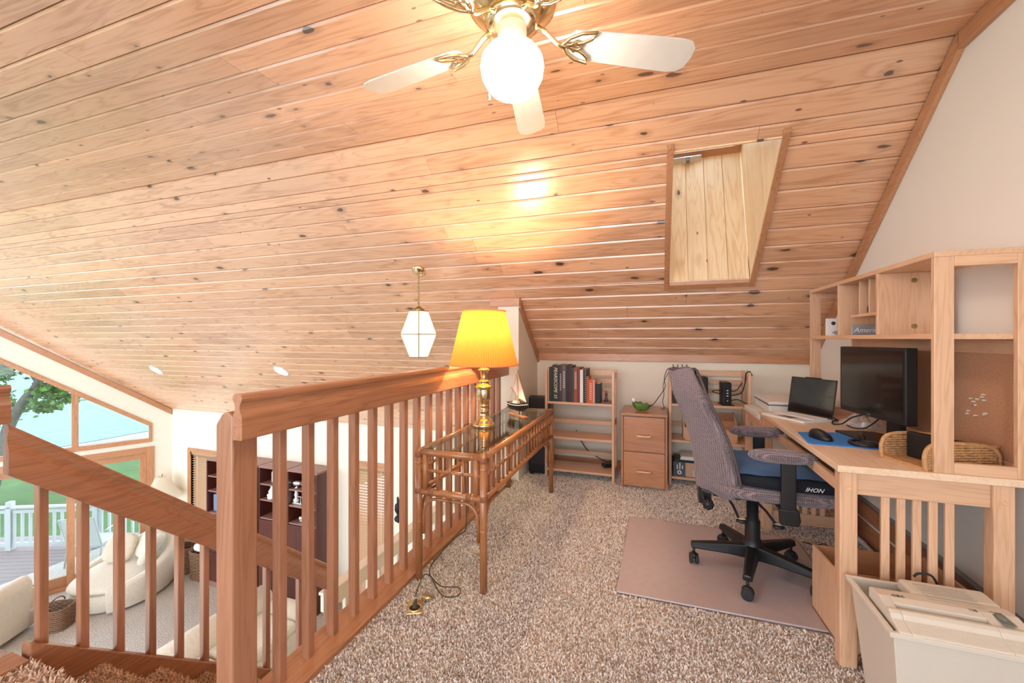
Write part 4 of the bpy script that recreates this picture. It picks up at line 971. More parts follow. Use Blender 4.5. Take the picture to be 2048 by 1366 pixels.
MB().prism([(-.14,-.10),(.12,-.11),(.13,.06),(.06,.09),(-.06,.09),(-.13,.06)], 'xy', 0, .012).tr(Matrix.Rotation(rzm, 4, 'Z')).build('base', M['black'], mo, bev=.004)
# ---- laptop
lt = T(E('laptop', (.79, 2.88, .762), math.atan2(2.729-2.972, .777-.62)), 'white laptop with dark screen, open at the far end of the desk', 'laptop')
MB().box(-.145,.145,-.10,.10,0,.013).build('body', M['white'], lt, bev=.003)
MB().box(-.13,.13,-.015,.085,.013,.0145).build('keyboard', M['key'], lt)
kk = MB().box(-.0085,.0085,-.0075,.0075,0,.0018); kme = bpy.data.meshes.new('key'); kme.from_pydata(kk.v, [], kk.f); kme.materials.append(M['white'])
for r_ in range(5):
    for c_ in range(13): mkobj('key', kme, None, lt, (-.12+c_*.02, -.005+r_*.0195, .0145))
MB().box(-.045,.045,-.09,-.03,.013,.0134).build('touch_pad', M['dsilver'], lt)
MB().tube([(-.12,.10,.012),(.12,.10,.012)], .006, 8).build('hinge', M['silver'], lt)
ls = E('lid', (0,.10,.013)); ls.parent = lt; ls.rotation_euler = (R(-9),0,0)
MB().box(-.145,.145,0,.006,0,.225).build('lid_shell', M['black'], ls, bev=.002); MB().box(-.140,.140,-.0008,0,.010,.220).build('screen', M['screen'], ls); MB().box(-.05,.05,-.001,.006,.225,.230).build('camera_bar', M['black'], ls)
# ---- mouse pad, mouse, magnifier
md = T(MB().prism([(.655,2.205),(.668,2.192),(.945,2.178),(.905,2.49),(.895,2.497),(.68,2.44)], 'xy', .762, .767).build('mouse_pad', M['padblue'], bev=.001), 'blue mouse pad on the desk edge', 'mouse pad')
ms = T(E('mouse', (.735, 2.305, .767), R(-72)), 'black computer mouse on blue mouse pad', 'mouse')
m = MB().ell((0,0,.006), (.062,.032,.032), 20, 12, .85)
m.v = [(x, y*(1-.12*x/.062), max(0, z*(1.06-.30*x/.062))) for x, y, z in m.v]; m.build('body', M['black'], ms, smooth=True)
MB().tube([(.028,-.003,.030),(.028,.003,.030)], .007, 10).build('scroll_wheel', M['rubber'], ms); MB().box(.008,.055,-.0006,.0006,.028,.0335).build('button_seam', M['blackm'], ms)
mg = T(E('magnifying_glass', (.872, 2.225, .767), R(72)), 'black round magnifying glass lying on the mouse pad', 'magnifier')
ring_ = [(.052*math.cos(t), .052*math.sin(t), .009) for t in [i*math.pi/18 for i in range(37)]]
MB().tube(ring_, .0075, 8, cap=False).build('rim', M['black'], mg, smooth=True)
MB().lathe([(.001,.012),(.03,.011),(.05,.009)], 28, cap=False).build('lens', thinglass('lens_glass', (.9,.95,1), .15), mg, smooth=True)
MB().tube([(.058,0,.009),(.085,0,.011)], .005, 8).build('ferrule', M['silver'], mg); MB().tube([(.085,0,.012),(.11,0,.013),(.20,0,.012),(.215,0,.011)], [.008,.011,.011,.006], 10).build('handle', M['black'], mg, smooth=True)
cable('cable', [(.965,2.45,.872),(.935,2.52,.84),(.93,2.62,.79),(.925,2.72,.7685),(.95,2.80,.7685),(.975,2.82,.775)], 'black cable from monitor underside to the laptop', .004)
cable('cable', [(1.01,2.44,.85),(.995,2.53,.79),(.985,2.64,.7685),(.985,2.75,.7685),(.99,2.83,.7685),(.99,2.9,.772)], 'second black cable lying behind the laptop', .0035)
bg = T(E('plastic_bag', (1.075, 2.76, .762)), 'crumpled clear plastic bag behind the monitor', 'bag')
P_ = []
for i in range(18):
    a = 2*math.pi*i/18; P_.append([(q*.09*math.cos(a)*(1+.25*random.random()), q*.11*math.sin(a)*(1+.25*random.random()), z*(.7+.6*random.random())) for q, z in ((1.0,.001),(1.0,.012),(.75,.03),(.4,.045),(.02,.05))])
MB().grid(P_, closed_u=True).build('film', mat('clear_film', (.80,.74,.70), .12, trans=.35, coat=.6), bg)

# ---- wicker letter tray with black folders
wt_ = T(E('wicker_tray', (.98, 1.995, .762), R(20)), 'curved wicker letter tray at the near end of the desk', 'tray')
MB().box(-.10,.17,-.085,.085,0,.010).build('bottom', M['wicker'], wt_)
for sg in (-1, 1):
    y = sg*.085
    for k in range(9):
        z = .012 + k*.0092
        x0 = -.10 + (.03*((k-5)/4)**2 if k > 5 else 0)
        MB().tube([(x0+(.17-x0+.0)*i/14, y+.0025*(1 if (i+k) % 2 else -1), z) for i in range(15)], .0048, 5).build('weave', M['wicker'], wt_, smooth=True)
    pts = [(-.10,y,0),(-.104,y,.05),(-.09,y,.082),(-.06,y,.095),(0,y,.098),(.12,y,.088),(.165,y,.06),(.17,y,0)]
    MB().tube(spline(pts, 5), .0075, 8).build('rim', M['wicker'], wt_, smooth=True)
for i in range(9):
    for sg in (-1, 1): MB().tube([(-.085+i*.03,sg*.085,0),(-.085+i*.03,sg*.085,.09)], .003, 5).build('stake', M['wicker'], wt_)
fo_ = T(E('folder_set', (1.045, 2.02, .773), R(20)), 'black ribbed file box standing in the wicker tray', 'file box')
for k in range(7): MB().box(-.085+k*.030,-.060+k*.030,-.07,.07,0,.098-k*.006).build('folder', M['black'], fo_, bev=.003)

# ---- printer on its side table
pt = T(E('printer_table', (.93, 3.42, 0)), 'small wooden side table under the white printer', 'table')
mv = Matrix.Translation(-Vector(pt.location))
MB().box(.66,1.19,3.14,3.70,.672,.692).tr(mv).build('table_top', M['dx'], pt, bev=.003)
for x in (.672,1.14):
    for y in (3.15,3.65): MB().box(x,x+.038,y,y+.038,0,.672).tr(mv).build('leg', M['dz'], pt, bev=.003)
MB().box(.68,.695,3.19,3.65,.61,.672).tr(mv).build('apron', M['dy'], pt)
pr = T(E('printer', (.88, 3.42, .692)), 'white flatbed printer beyond the laptop', 'printer')
MB().box(-.225,.25,-.265,.20,0,.036).build('paper_base', M['white'], pr, bev=.006)
MB().box(-.15,.25,-.20,.22,.036,.095).build('body', M['white'], pr, bev=.012); MB().box(-.152,.252,-.202,.222,.095,.118).build('scanner_lid', M['white'], pr, bev=.008)
MB().box(-.154,.254,-.204,.224,.0935,.0962).build('lid_seam', M['ink'], pr); MB().box(-.02,.16,-.203,-.199,.05,.082).build('paper_slot', M['dsilver'], pr, bev=.004)

# ================================================================= office chair and floor things
T(MB().prism([(-.170,2.058),(.80,2.066),(.815,2.08),(.815,2.945),(.80,2.96),(-.148,2.962),(-.162,2.95),(-.178,2.075)], 'xy', .004, .013).build('chair_mat', M['matvinyl'], bev=.003), 'translucent vinyl chair mat on the carpet under the office chair', 'floor mat')
CX, CY = .485, 2.47
oc = T(E('office_chair', (CX, CY, .013)), 'lilac grey high-back office chair with armrests', 'chair')
MB().lathe([(.04,.07),(.045,.08),(.045,.17),(.036,.175),(.036,.27),(.028,.275),(.028,.40)], 20).build('gas_column', M['black'], oc, smooth=True)
for a in (183, 255, 327, 39, 111):
    ca, sa = math.cos(R(a)), math.sin(R(a))
    def rot(p): return (p[0]*ca-p[1]*sa, p[0]*sa+p[1]*ca, p[2])
    m = MB()
    pr_ = [(.03,.032,.075,.145),(.12,.030,.085,.138),(.30,.022,.088,.118)]
    v = []; f = []
    for x, w_, z0, z1 in pr_: v += [rot((x,-w_,z0)), rot((x,w_,z0)), rot((x,w_*.75,z1)), rot((x,-w_*.75,z1))]
    for k in range(2):
        for i in range(4): f.append((k*4+i, k*4+(i+1)%4, k*4+4+(i+1)%4, k*4+4+i))
    f += [(3,2,1,0), (8,9,10,11)]
    sp_ = m.add(v, f).build('base_spoke', M['black'], oc, bev=.008)
    cs = E('caster', rot((.285,0,0))); cs.parent = oc; cs.rotation_euler = (0,0,R(a+90))
    for sy in (-.014, .014): MB().lathe([(.001,-.009),(.022,-.009),(.027,-.005),(.027,.005),(.022,.009),(.001,.009)], 18, cap=False).build('wheel', M['rubber'], cs, (0, sy, .0275), (R(90),0,0), smooth=True)
    MB().ell((0,0,.045), (.026,.018,.018), 12, 8).tube([(0,0,.05),(0,0,.09)], .007, 8).build('hood', M['black'], cs, smooth=True)
# mechanism
MB().prism([(-.20,.405),(.14,.395),(.16,.42),(.16,.455),(-.20,.455)], 'xz', -.10, .10).build('mechanism', M['black'], oc, bev=.006)
MB().box(-.262,-.20,-.045,.045,.34,.455).build('back_bracket', M['black'], oc, bev=.006)
MB().tube([(-.235,-.06,.36),(-.255,-.02,.42),(-.27,0,.50)], .010, 8).build('back_upright', M['black'], oc)
k_ = MB()
for i in range(8): a = i*math.pi/4; k_.ell((.018*math.cos(a),.018*math.sin(a),0), (.012,.012,.016), 8, 6)
k_.ell((0,0,0), (.024,.024,.018), 12, 8).tr(Matrix.Translation((-.225,-.115,.365)) @ Matrix.Rotation(R(80), 4, 'X')); k_.build('tension_knob', M['black'], oc, smooth=True)
for x, z, dx in ((-.13,.405,.03),(.0,.40,.055)):
    lv = MB().tube([(x,-.10,z),(x+dx*.5,-.15,z-.02),(x+dx,-.20,z-.055)], .006, 8).build('lever', M['black'], oc)
    MB().ell((x+dx+.012,-.215,z-.065), (.026,.020,.011), 14, 8).build('paddle', M['black'], lv, smooth=True)
    MB().lathe([(.001,.0112),(.016,.0108)], 16, (x+dx+.012,-.215,z-.065), cap=False, sx=1.1, sy=.8).build('paddle_decal', mat('cream_decal', (.80,.70,.55), .5), lv)
MB().box(-.10,-.055,-.1012,-.1,.42,.445).build('sticker', M['paper'], oc)
# seat
seat = MB().ell((.085,0,.478), (.30,.262,.040), 36, 12, .55)
seat.v = [(x, y, z - (.03*((x-.25)/.13)**2 if x > .25 else 0)) for x, y, z in seat.v]
sc_ = seat.build('seat', M['lilac'], oc, smooth=True)
# backrest: curved upholstered shell
def back_surface(fr):
    P_ = []
    nz, nu = 18, 17
    for k in range(nz+1):
        t = k/nz; z = .415 + .640*t
        hw = .235*(1 - .10*t - .70*max(0,(t-.74)/.26)**2.6 - .45*max(0,(.16-t)/.16)**2)
        xc = -.245 + .035*math.sin(math.pi*min(1,t*1.25)) - .165*t + .02*t*t
        row = []
        for i in range(nu):
            u = -1 + 2*i/(nu-1); wrap = .150*(abs(u)**2.0)*(1-.30*t)
            th = .055*(1-.35*t)*math.sqrt(max(0,1-abs(u)**4)) * math.sqrt(max(0.02,1-abs(2*t-1)**8))
            row.append((xc+wrap+(th if fr else -.030*(1-abs(u)**3)), hw*u, z))
        P_.append(row)
    return P_
A_, B_ = back_surface(True), back_surface(False)
m = MB().grid([list(r_) for r_ in A_]); m.f = [tuple(reversed(q)) for q in m.f]
n0 = len(m.v); m.grid(B_)
bo = m
nz, nu = len(A_), len(A_[0])
bf = MB().grid(A_); bf.f = [tuple(q) for q in bf.f]
br_ = bf.build('back_cushion', M['lilac'], oc, smooth=True); md_ = br_.modifiers.new('t', 'SOLIDIFY'); md_.thickness = .03; md_.offset = 1; br_.modifiers.new('s','SUBSURF').render_levels = 1
bs_ = MB().grid(B_).build('back_shell', M['lilac'], oc, smooth=True); md_ = bs_.modifiers.new('t', 'SOLIDIFY'); md_.thickness = .035; md_.offset = -1; bs_.modifiers.new('s','SUBSURF').render_levels = 1
edge = [B_[k][0] for k in range(nz)] + [B_[nz-1][i] for i in range(1,nu)] + [B_[k][nu-1] for k in range(nz-2,-1,-1)] + [B_[0][i] for i in range(nu-2,-1,-1)]
MB().tube([(x+.012,y*1.012,z) for x, y, z in edge], .0065, 6, cap=False).build('seam_piping', M['piping'], oc, smooth=True)
for sy in (-1, 1):
    y = sy*.272
    pad = MB().ell((.068,y,.682), (.142,.046,.031), 24, 10, .8).build('armrest_pad', M['lilac'], oc, smooth=True)
    MB().box(.058,.118,y-.010*1.2+sy*.012,y+.012+sy*.012,.44,.675).build('arm_post', M['black'], oc, bev=.006)
    MB().prism([(.055,.375),(.125,.375),(.135,.40),(.128,.45),(.05,.45)], 'xz', y-.016+sy*.012, y+.018+sy*.012).build('arm_sleeve', M['black'], oc, bev=.006)
    MB().box(.06,.115,min(0,y),max(0,y),.425,.445).build('arm_bracket', M['black'], oc)
# loose cushion on the seat
cu = T(E('seat_cushion', (CX+.13, CY, .555)), 'navy seat cushion with blue velour top on the office chair', 'cushion')
m = MB().ell((.0,0,.0), (.272,.255,.04), 36, 12, .5); m.v = [(x, y, z-(.05*((x-.16)/.14)**2 if x > .16 else 0)) for x, y, z in m.v]
m.build('cushion_body', M['navy'], cu, smooth=True)
P_ = [[(-.235+.49*i/14, -.235+.47*j/14, 0.0455 - .012*(abs(2*j/14-1)**4) - (.05*(((-.235+.49*i/14)-.16)/.14)**2 if -.235+.49*i/14 > .16 else 0) + .002*math.sin(i*1.7+j)) for j in range(15)] for i in range(15)]
m = MB().grid(P_); m.f = [tuple(reversed(q)) for q in m.f]; tpv = m.build('velour_top', M['blue'], cu, smooth=True)
text('lettering', 'IHON', .027, M['paper'], cu, (.03,-.2572,-.014), (R(90),0,0), shear=.45)

# ---- open wooden box under the desk
wb_ = T(E('wooden_box', (.80, 1.995+.09, 0), R(3)), 'open wooden box on the floor under the near end of the desk', 'box')
MB().box(-.115,.30,-.09,.15,.012,.024).build('bottom', M['cherry'], wb_)
for nm, a in (('side', (-.115,-.103,-.09,.15)), ('side', (.288,.30,-.09,.15)), ('end', (-.103,.288,-.09,-.078)), ('end', (-.103,.288,.138,.15))): MB().box(*a,.012,.30).build(nm, M['dz'] if nm == 'side' else M['cherry'], wb_, bev=.002)
# ---- grey conduit on the floor by the wall
T(MB().tube([(1.17,1.2,.022),(1.17,2.98,.022)], .011, 10).tube([(1.17,2.98,.022),(1.17,3.05,.022)], .014, 10).build('conduit', mat('grey_tube', (.55,.55,.57), .4)), 'grey tube lying along the wall under the desk', 'tube')

# ---- paper shredder on its bin
M['shredg'] = mat('shredder_groove', (.40,.35,.29), .6)
sh = T(E('paper_shredder', (.848, 1.655, 0), R(-1.0)), 'beige paper shredder on a rectangular waste bin', 'shredder')
def binw(z): t = z/.37; return -.145-.032*t, .145+.032*t, -.10-.028*t, .135+.04*t
def tub(z0, z1, th):
    a, b = binw(z0), binw(z1); m = MB()
    def rr(q, z, d): return [(q[0]+d,q[2]+d,z),(q[1]-d,q[2]+d,z),(q[1]-d,q[3]-d,z),(q[0]+d,q[3]-d,z)]
    o0, o1, i1, i0 = rr(a,z0,0), rr(b,z1,0), rr(b,z1,th), rr(a,z0+th,th)
    v = o0+o1+i1+i0; f = [(3,2,1,0),(12,13,14,15)]
    for k in range(4):
        j = (k+1)%4; f += [(k,j,4+j,4+k),(4+k,4+j,8+j,8+k),(8+k,8+j,12+j,12+k)]
    return m.add(v, f)
tub(0,.365,.004).build('bin', M['shred'], sh, bev=.012)
q = binw(.365)
m = MB()
for a in ((q[0]-.012,q[1]+.012,q[2]-.012,q[2]+.004),(q[0]-.012,q[1]+.012,q[3]-.004,q[3]+.012),(q[0]-.012,q[0]+.004,q[2]+.004,q[3]-.004),(q[1]-.004,q[1]+.012,q[2]+.004,q[3]-.004)): m.box(*a,.352,.368)
m.build('bin_rim', M['shred'], sh, bev=.003)
# shredder head spans the near two thirds
prof = [(q[2]-.008,.366),(q[2]-.006,.372),(q[2]+.040,.384),(q[2]+.048,.396),(q[2]+.060,.402),(q[2]+.078,.398),(q[2]+.080,.386),(q[2]+.096,.386),(q[2]+.098,.402),(q[2]+.125,.408),(q[2]+.17,.404),(q[2]+.19,.396),(q[2]+.19,.360),(q[2]-.006,.360)]
hdx0, hdx1 = q[0]+.012, q[1]-.004
head = MB().prism(prof, 'yz', hdx0+.03, hdx1-.085).build('head_shell', M['shred'], sh, bev=.002)
full = [p for p in prof if p[1] > .39 or p[1] < .375 or p[0] < q[2]+.045 or p[0] > q[2]+.15]
MB().prism(full, 'yz', hdx0, hdx0+.03).build('head_cheek', M['shred'], sh, bev=.003); MB().prism(full, 'yz', hdx1-.085, hdx1).build('head_cheek', M['shred'], sh, bev=.003)
MB().prism([(q[2]+.19,.362),(q[2]+.19,.400),(q[3]-.03,.402),(q[3]-.02,.39),(q[3]-.02,.362)], 'yz', hdx0+.115, hdx1).build('motor_cover', M['shred'], sh, bev=.008)
for k in range(7): MB().box(hdx0+.035,hdx1-.012,q[2]+.0+k*.0055,q[2]+.0022+k*.0055,.3715+k*.00144,.3745+k*.00144).build('front_ridge', M['shred'], sh)
for k in range(6): MB().box(hdx0+.14,hdx1-.06,q[2]+.15+k*.018,q[2]+.1515+k*.018,.4035 if k > 2 else .4058-k*.0008,.4065-k*.0002).build('top_groove', M['shredg'], sh)
MB().box(hdx0+.034,hdx1-.088,q[2]+.081,q[2]+.095,.3863,.3866).build('paper_slot', M['shredd'], sh)
MB().box(hdx1-.062,hdx1-.034,q[2]+.075,q[2]+.135,.3995,.4035).tr(Matrix.Translation((0,0,.004))).build('switch_well', M['shredd'], sh)
MB().ell((hdx1-.048,q[2]+.11,.408), (.012,.02,.007), 12, 8).build('rocker_switch', M['shredd'], sh, smooth=True)
text('lettering', 'GBC', .017, M['ink'], sh, (hdx0+.036,q[2]+.126,.4084), (R(3),0,0), shear=.2)
text('lettering', '70S', .014, M['ink'], sh, (hdx1-.115,q[2]+.118,.4078), (R(3),0,0))
cable('cable', [(.86,1.835,.40),(.88,1.842,.41),(.92,1.845,.40),(.955,1.87,.30),(.96,1.85,.10),(.96,1.87,.02)], 'dark grey power cord over the shredder rim', .004)
cable('cable', [(.84,2.92,.016),(.88,2.86,.03),(.93,2.84,.05),(.95,2.75,.016),(.98,2.70,.016)], 'black wire loop on the carpet under the desk', .003)
# ================================================================= living room below
def cyl_chaise():
    o = T(E('chaise', (-8.62, 4.52, ZL), R(-62)), 'rounded cream upholstered chaise by the patio door', 'chaise')
    prof = lambda a: 1.0
    m = MB(); n = 40
    def ring(r, z, ex=0): return [((.62*r+ex)*math.cos(2*math.pi*i/n)*1.12, (.62*r+ex)*math.sin(2*math.pi*i/n), z) for i in range(n)]
    R_ = [ring(.90,.02), ring(.97,.06), ring(1.0,.22), ring(.98,.30)]
    P_ = [[R_[k][i] for k in range(4)] for i in range(n)]
    m.grid(P_, closed_u=True); m.add(R_[0], [tuple(range(n-1,-1,-1))]); m.add(R_[3], [tuple(range(n))]); m.build('base', M['sofad'], o, smooth=True)
    MB().ell((0,0,.36), (.66,.58,.09), 36, 10, .7).build('seat_pad', M['sofa'], o, smooth=True)
    # wrap-around back, taller on one side
    P_ = []
    for i in range(33):
        a = R(20) + R(250)*i/32; hgt = .36 + .46*math.sin(math.pi*min(1, .12+.88*i/32))**.8 if i < 33 else 0
        hgt = .40 + .42*math.exp(-((a-R(150))/R(75))**2)
        c_, s_ = math.cos(a), math.sin(a); row = []
        for r, z in ((.66,.04),(.70,.20),(.71,hgt-.06),(.66,hgt),(.58,hgt-.02),(.55,hgt-.10),(.56,.34)): row.append((r*1.1*c_, r*s_, z))
        P_.append(row)
    g_ = MB().grid(P_); g_.add(P_[0], [tuple(range(7))]); g_.add(P_[-1], [tuple(range(6,-1,-1))]); g_.build('wrap_back', M['sofa'], o, smooth=True)
    return o
cyl_chaise()
for (x, y, z, rx, rz, s_), lb in (((-8.90,4.62,ZL+.66,62,24,.24),'tan velvet cushion on the left of the chaise'), ((-8.55,4.84,ZL+.70,60,-12,.24),'pale cushion at the back of the chaise'), ((-8.24,4.72,ZL+.70,60,-50,.24),'patterned cushion at right end of the chaise')):
    m = MB().ell((0,0,0), (s_,s_,.085), 28, 10, .62)
    T(m.build('cushion', M['sofad'] if 'tan' in lb else M['sofa'], None, (x,y,z), (R(rx),0,R(rz)), smooth=True), lb, 'cushion', 'cushions on the chaise')
def armchair(loc, rz, label, w_=.95, d_=.9):
    o = T(E('armchair', loc, rz), label, 'armchair')
    MB().box(-w_/2+.04,w_/2-.04,-d_/2+.02,d_/2-.02,.04,.30).build('base', M['sofad'], o, bev=.05, seg=3)
    MB().box(-w_/2+.2,w_/2-.2,-d_/2,d_/2-.2,.30,.46).build('seat_cushion', M['sofa'], o, bev=.06, seg=4)
    for sg in (-1, 1):
        MB().prism([(sg*(w_/2-.2),.05),(sg*w_/2,.05),(sg*w_/2,.5),(sg*(w_/2-.03),.6),(sg*(w_/2-.12),.63),(sg*(w_/2-.2),.57)] if sg > 0 else [(-w_/2,.05),(-w_/2+.2,.05),(-w_/2+.2,.57),(-w_/2+.12,.63),(-w_/2+.03,.6),(-w_/2,.5)], 'xz', -d_/2+.01, d_/2-.05).build('arm', M['sofa'], o, bev=.05, seg=4)
    MB().prism([(d_/2-.24,.3),(d_/2,.06),(d_/2+.06,.75),(d_/2,.85),(d_/2-.1,.85),(d_/2-.16,.75)], 'yz', -w_/2+.18, w_/2-.18).build('backrest', M['sofa'], o, bev=.05, seg=4)
    return o
armchair((-9.02, 2.98, ZL), R(-62), 'cream upholstered armchair at the left by the patio door')
so = T(E('sofa', (-5.05, 3.55, ZL), R(90)), 'cream sofa below the stairs with rounded back', 'sofa')
MB().box(-.95,.95,-.42,.36,.05,.34).build('base', M['sofad'], so, bev=.05, seg=3)
for x in (-.42,.42): MB().box(x-.40,x+.40,-.44,.2,.34,.50).build('seat_cushion', M['sofa'], so, bev=.06, seg=4)
MB().tube([(-.97,.34,.55),(.97,.34,.55)], .19, 16).build('back_roll', M['sofa'], so, smooth=True)
for sg in (-1,1): MB().tube([(sg*.98,-.42,.42),(sg*.98,.36,.42)], .17, 16).build('arm_roll', M['sofa'], so, smooth=True)
# floor lamp
fp = T(E('floor_lamp', (-8.75, 5.18, ZL)), 'brass floor lamp with cream bell shade in the corner', 'lamp')
MB().lathe([(.17,0),(.175,.012),(.15,.03),(.06,.05),(.03,.09),(.018,.16)], 28).build('base', mat('antique_green_brass', (.30,.30,.20), .4, .6), fp, smooth=True)
MB().lathe([(.013,.15),(.013,.8),(.02,.82),(.013,.84),(.013,1.52)], 12).build('pole', M['brassd'], fp, smooth=True)
P_ = []
for i in range(48):
    a = 2*math.pi*i/48; sc_ = 1 + .02*math.cos(a*6)
    P_.append([(r*sc_*math.cos(a), r*sc_*math.sin(a), z) for r, z in ((.315,1.37),(.29,1.40),(.235,1.47),(.175,1.57),(.13,1.67),(.10,1.755))])
MB().grid(P_, closed_u=True).build('lamp_shade', M['cshade'], fp, smooth=True)
MB().tube([(0,0,1.5),(0,0,1.76)], .006, 6).tube([(-.10,0,1.755),(.10,0,1.755)], .003, 6).ell((0,0,1.785), (.012,.012,.022), 10, 8).build('harp_finial', M['brassd'], fp)
# baskets
def basket(loc, rz, a, b, h, label, handle=True):
    o = T(E('wicker_basket', loc, rz), label, 'basket', 'wicker baskets')
    m = MB()
    for k in range(int(h/.03)):
        z = .015 + k*.03; gq = 1 + .12*z/h
        pts = []
        for i in range(33):
            t = 2*math.pi*i/32; cx, sy = math.copysign(abs(math.cos(t))**.6, math.cos(t)), math.copysign(abs(math.sin(t))**.6, math.sin(t)); w_ = 1+.03*(1 if (i+k)%2 else -1)
            pts.append((a*gq*w_*cx, b*gq*w_*sy, z))
        m.tube(pts, .014, 5, cap=False)
    m.build('woven_wall', M['wickerd'], o, smooth=True)
    MB().box(-a*.85,a*.85,-b*.85,b*.85,0,.02).build('bottom', M['wickerd'], o)
    if handle: MB().tube([(0,b*1.1*math.cos(t)*-1,h+.10*math.sin(t)) for t in [i*math.pi/10 for i in range(11)]], .010, 6).build('handle', M['wickerd'], o, smooth=True)
    return o
basket((-8.30,5.30,ZL), R(10), .17, .13, .48, 'tall dark wicker basket beside the floor lamp')
basket((-7.78,5.28,ZL), R(5), .17, .15, .52, 'wicker basket against the dark wall unit', False)
basket((-8.50,3.62,ZL), R(30), .17, .14, .34, 'low wicker basket beside the armchair')
T(MB().ell((0,0,0), (.15,.13,.07), 20, 8, .7).build('folded_blanket', M['paper'], None, (-7.78,5.28,ZL+.56), smooth=True), 'white folded blanket in the basket by the wall unit', 'blanket')
# dark wall unit: three cabinets
def unit(x0, x1, label, shelves, drop=True):
    o = T(E('wall_unit', ((x0+x1)/2, 5.28, ZL)), label, 'cabinet', 'dark mahogany wall unit'); w_ = (x1-x0)/2; H_ = 2.20; d0, d1 = -.18, .20
    for a, b in ((-w_,-w_+.025),(w_-.025,w_)): MB().box(a,b,d0,d1,0,H_).build('side_panel', M['maho'], o, bev=.002)
    MB().box(-w_,w_,d0,d1,H_,H_+.03).build('top', M['mahol'], o, bev=.003); MB().box(-w_+.025,w_-.025,d1-.015,d1,.1,H_).build('back_panel', M['maho'], o)
    MB().box(-w_+.025,w_-.025,d0+.02,d1,0,.10).build('plinth', M['mahol'], o)
    for z in shelves: MB().box(-w_+.025,w_-.025,d0+.01,d1-.015,z,z+.022).build('shelf', M['mahol'], o)
    zb = shelves[-1]
    MB().box(-w_+.027,w_-.027,d0-.004,d0+.016,.62,zb-.01).build('drop_door', M['maho'], o, bev=.003)
    for a, b in ((-w_+.027,-.003),(.003,w_-.027)):
        dd = MB().box(a,b,d0-.004,d0+.016,.11,.61).build('door', M['maho'], o, bev=.003)
        MB().ell((a+.05 if a > -.01 else b-.05, d0-.012, .42), (.012,.010,.012), 10, 6).build('knob', M['brassd'], dd)
    return o
unit(-7.45,-6.24,'left cabinet of the dark wall unit with blue bin',(1.92,1.66,1.28))
unit(-6.22,-5.62,'narrow middle cabinet of the dark wall unit',(1.92,1.66,1.36))
unit(-5.60,-5.0,'right cabinet of the dark wall unit with silver pieces',(1.90,1.64,1.36))
zsx = lambda z: ZL + z + .022
T(MB().box(-.13,.13,-.10,.10,0,.30).build('storage_bin', mat('slate_blue_plastic', (.17,.25,.42), .5), None, (-7.24,5.26,zsx(1.28)), bev=.02), 'slate blue storage bin in the left cabinet', 'bin')
T(MB().lathe([(.04,0),(.055,.03),(.06,.08),(.055,.12),(.05,.12),(.045,.03),(.001,.02)], 20, cap=False).build('cup', M['white'], None, (-7.17,5.2,zsx(1.66)), smooth=True), 'white cup on the left cabinet shelf', 'cup')
tp_ = T(E('silver_pitcher', (-5.50,5.20,zsx(1.90))), 'silver gravy boat on the right cabinet top shelf', 'pitcher')
MB().ell((0,0,.075), (.10,.06,.055), 20, 10).lathe([(.05,0),(.02,.012),(.02,.03)], 16).build('body', M['silver'], tp_, smooth=True); MB().tube(spline([(.09,0,.09),(.15,0,.13),(.15,0,.07),(.08,0,.05)], 5), .008, 6).build('handle', M['silver'], tp_, smooth=True)
sv = T(E('silver_figurine', (-5.46,5.20,zsx(1.64))), 'silver and white figurine on right cabinet middle shelf', 'figurine')
MB().box(-.10,.10,-.05,.05,0,.03).build('plinth', M['silver'], sv, bev=.005); MB().lathe([(.04,.03),(.05,.06),(.02,.10),(.035,.15),(.02,.18),(.028,.205),(.001,.235)], 14, (-.05,0,0)).build('figure', M['white'], sv, smooth=True); MB().box(0,.09,-.03,.03,.12,.135).box(.04,.05,-.01,.01,.03,.12).build('tray', M['silver'], sv)
T(MB().lathe([(.05,0),(.03,.02),(.05,.05),(.04,.09),(.001,.10)], 14).build('silver_bowl', M['silver'], None, (-5.40,5.2,zsx(1.36)), smooth=True), 'small silver bowl on right cabinet lowest shelf', 'bowl')
vs_ = T(E('white_statuette', (-6.03,5.2,zsx(1.66))), 'white statuette on the middle cabinet shelf', 'statuette')
MB().lathe([(.07,0),(.075,.03),(.05,.08),(.06,.12),(.03,.17),(.025,.2),(.035,.22),(.001,.25)], 14).ell((-.04,-.02,.05), (.05,.03,.03), 10, 8).build('body', M['white'], vs_, smooth=True)
T(MB().lathe([(.03,0),(.045,.02),(.045,.17),(.02,.22),(.02,.25)], 16).build('white_vase', M['white'], None, (-6.0,5.22,zsx(1.92)), smooth=True), 'white vase on the top shelf of the middle cabinet', 'vase')
# sconce on the eave wall
sc2 = T(E('wall_sconce', (-3.76, 5.47, -1.45)), 'dark iron wall sconce right of the blind', 'sconce')
MB().tube(spline([(0,0,-.16),(.03,-.02,-.05),(-.03,-.03,.05),(.02,-.02,.16),(-.01,-.01,.24)], 6), .014, 6).ell((0,-.03,.1), (.04,.03,.05), 10, 8).ell((.02,-.05,-.08), (.05,.04,.05), 10, 8).build('scroll', M['blackm'], sc2, smooth=True); MB().box(-.03,.03,.0,.028,-.1,.2).build('wall_plate', M['blackm'], sc2, bev=.004)
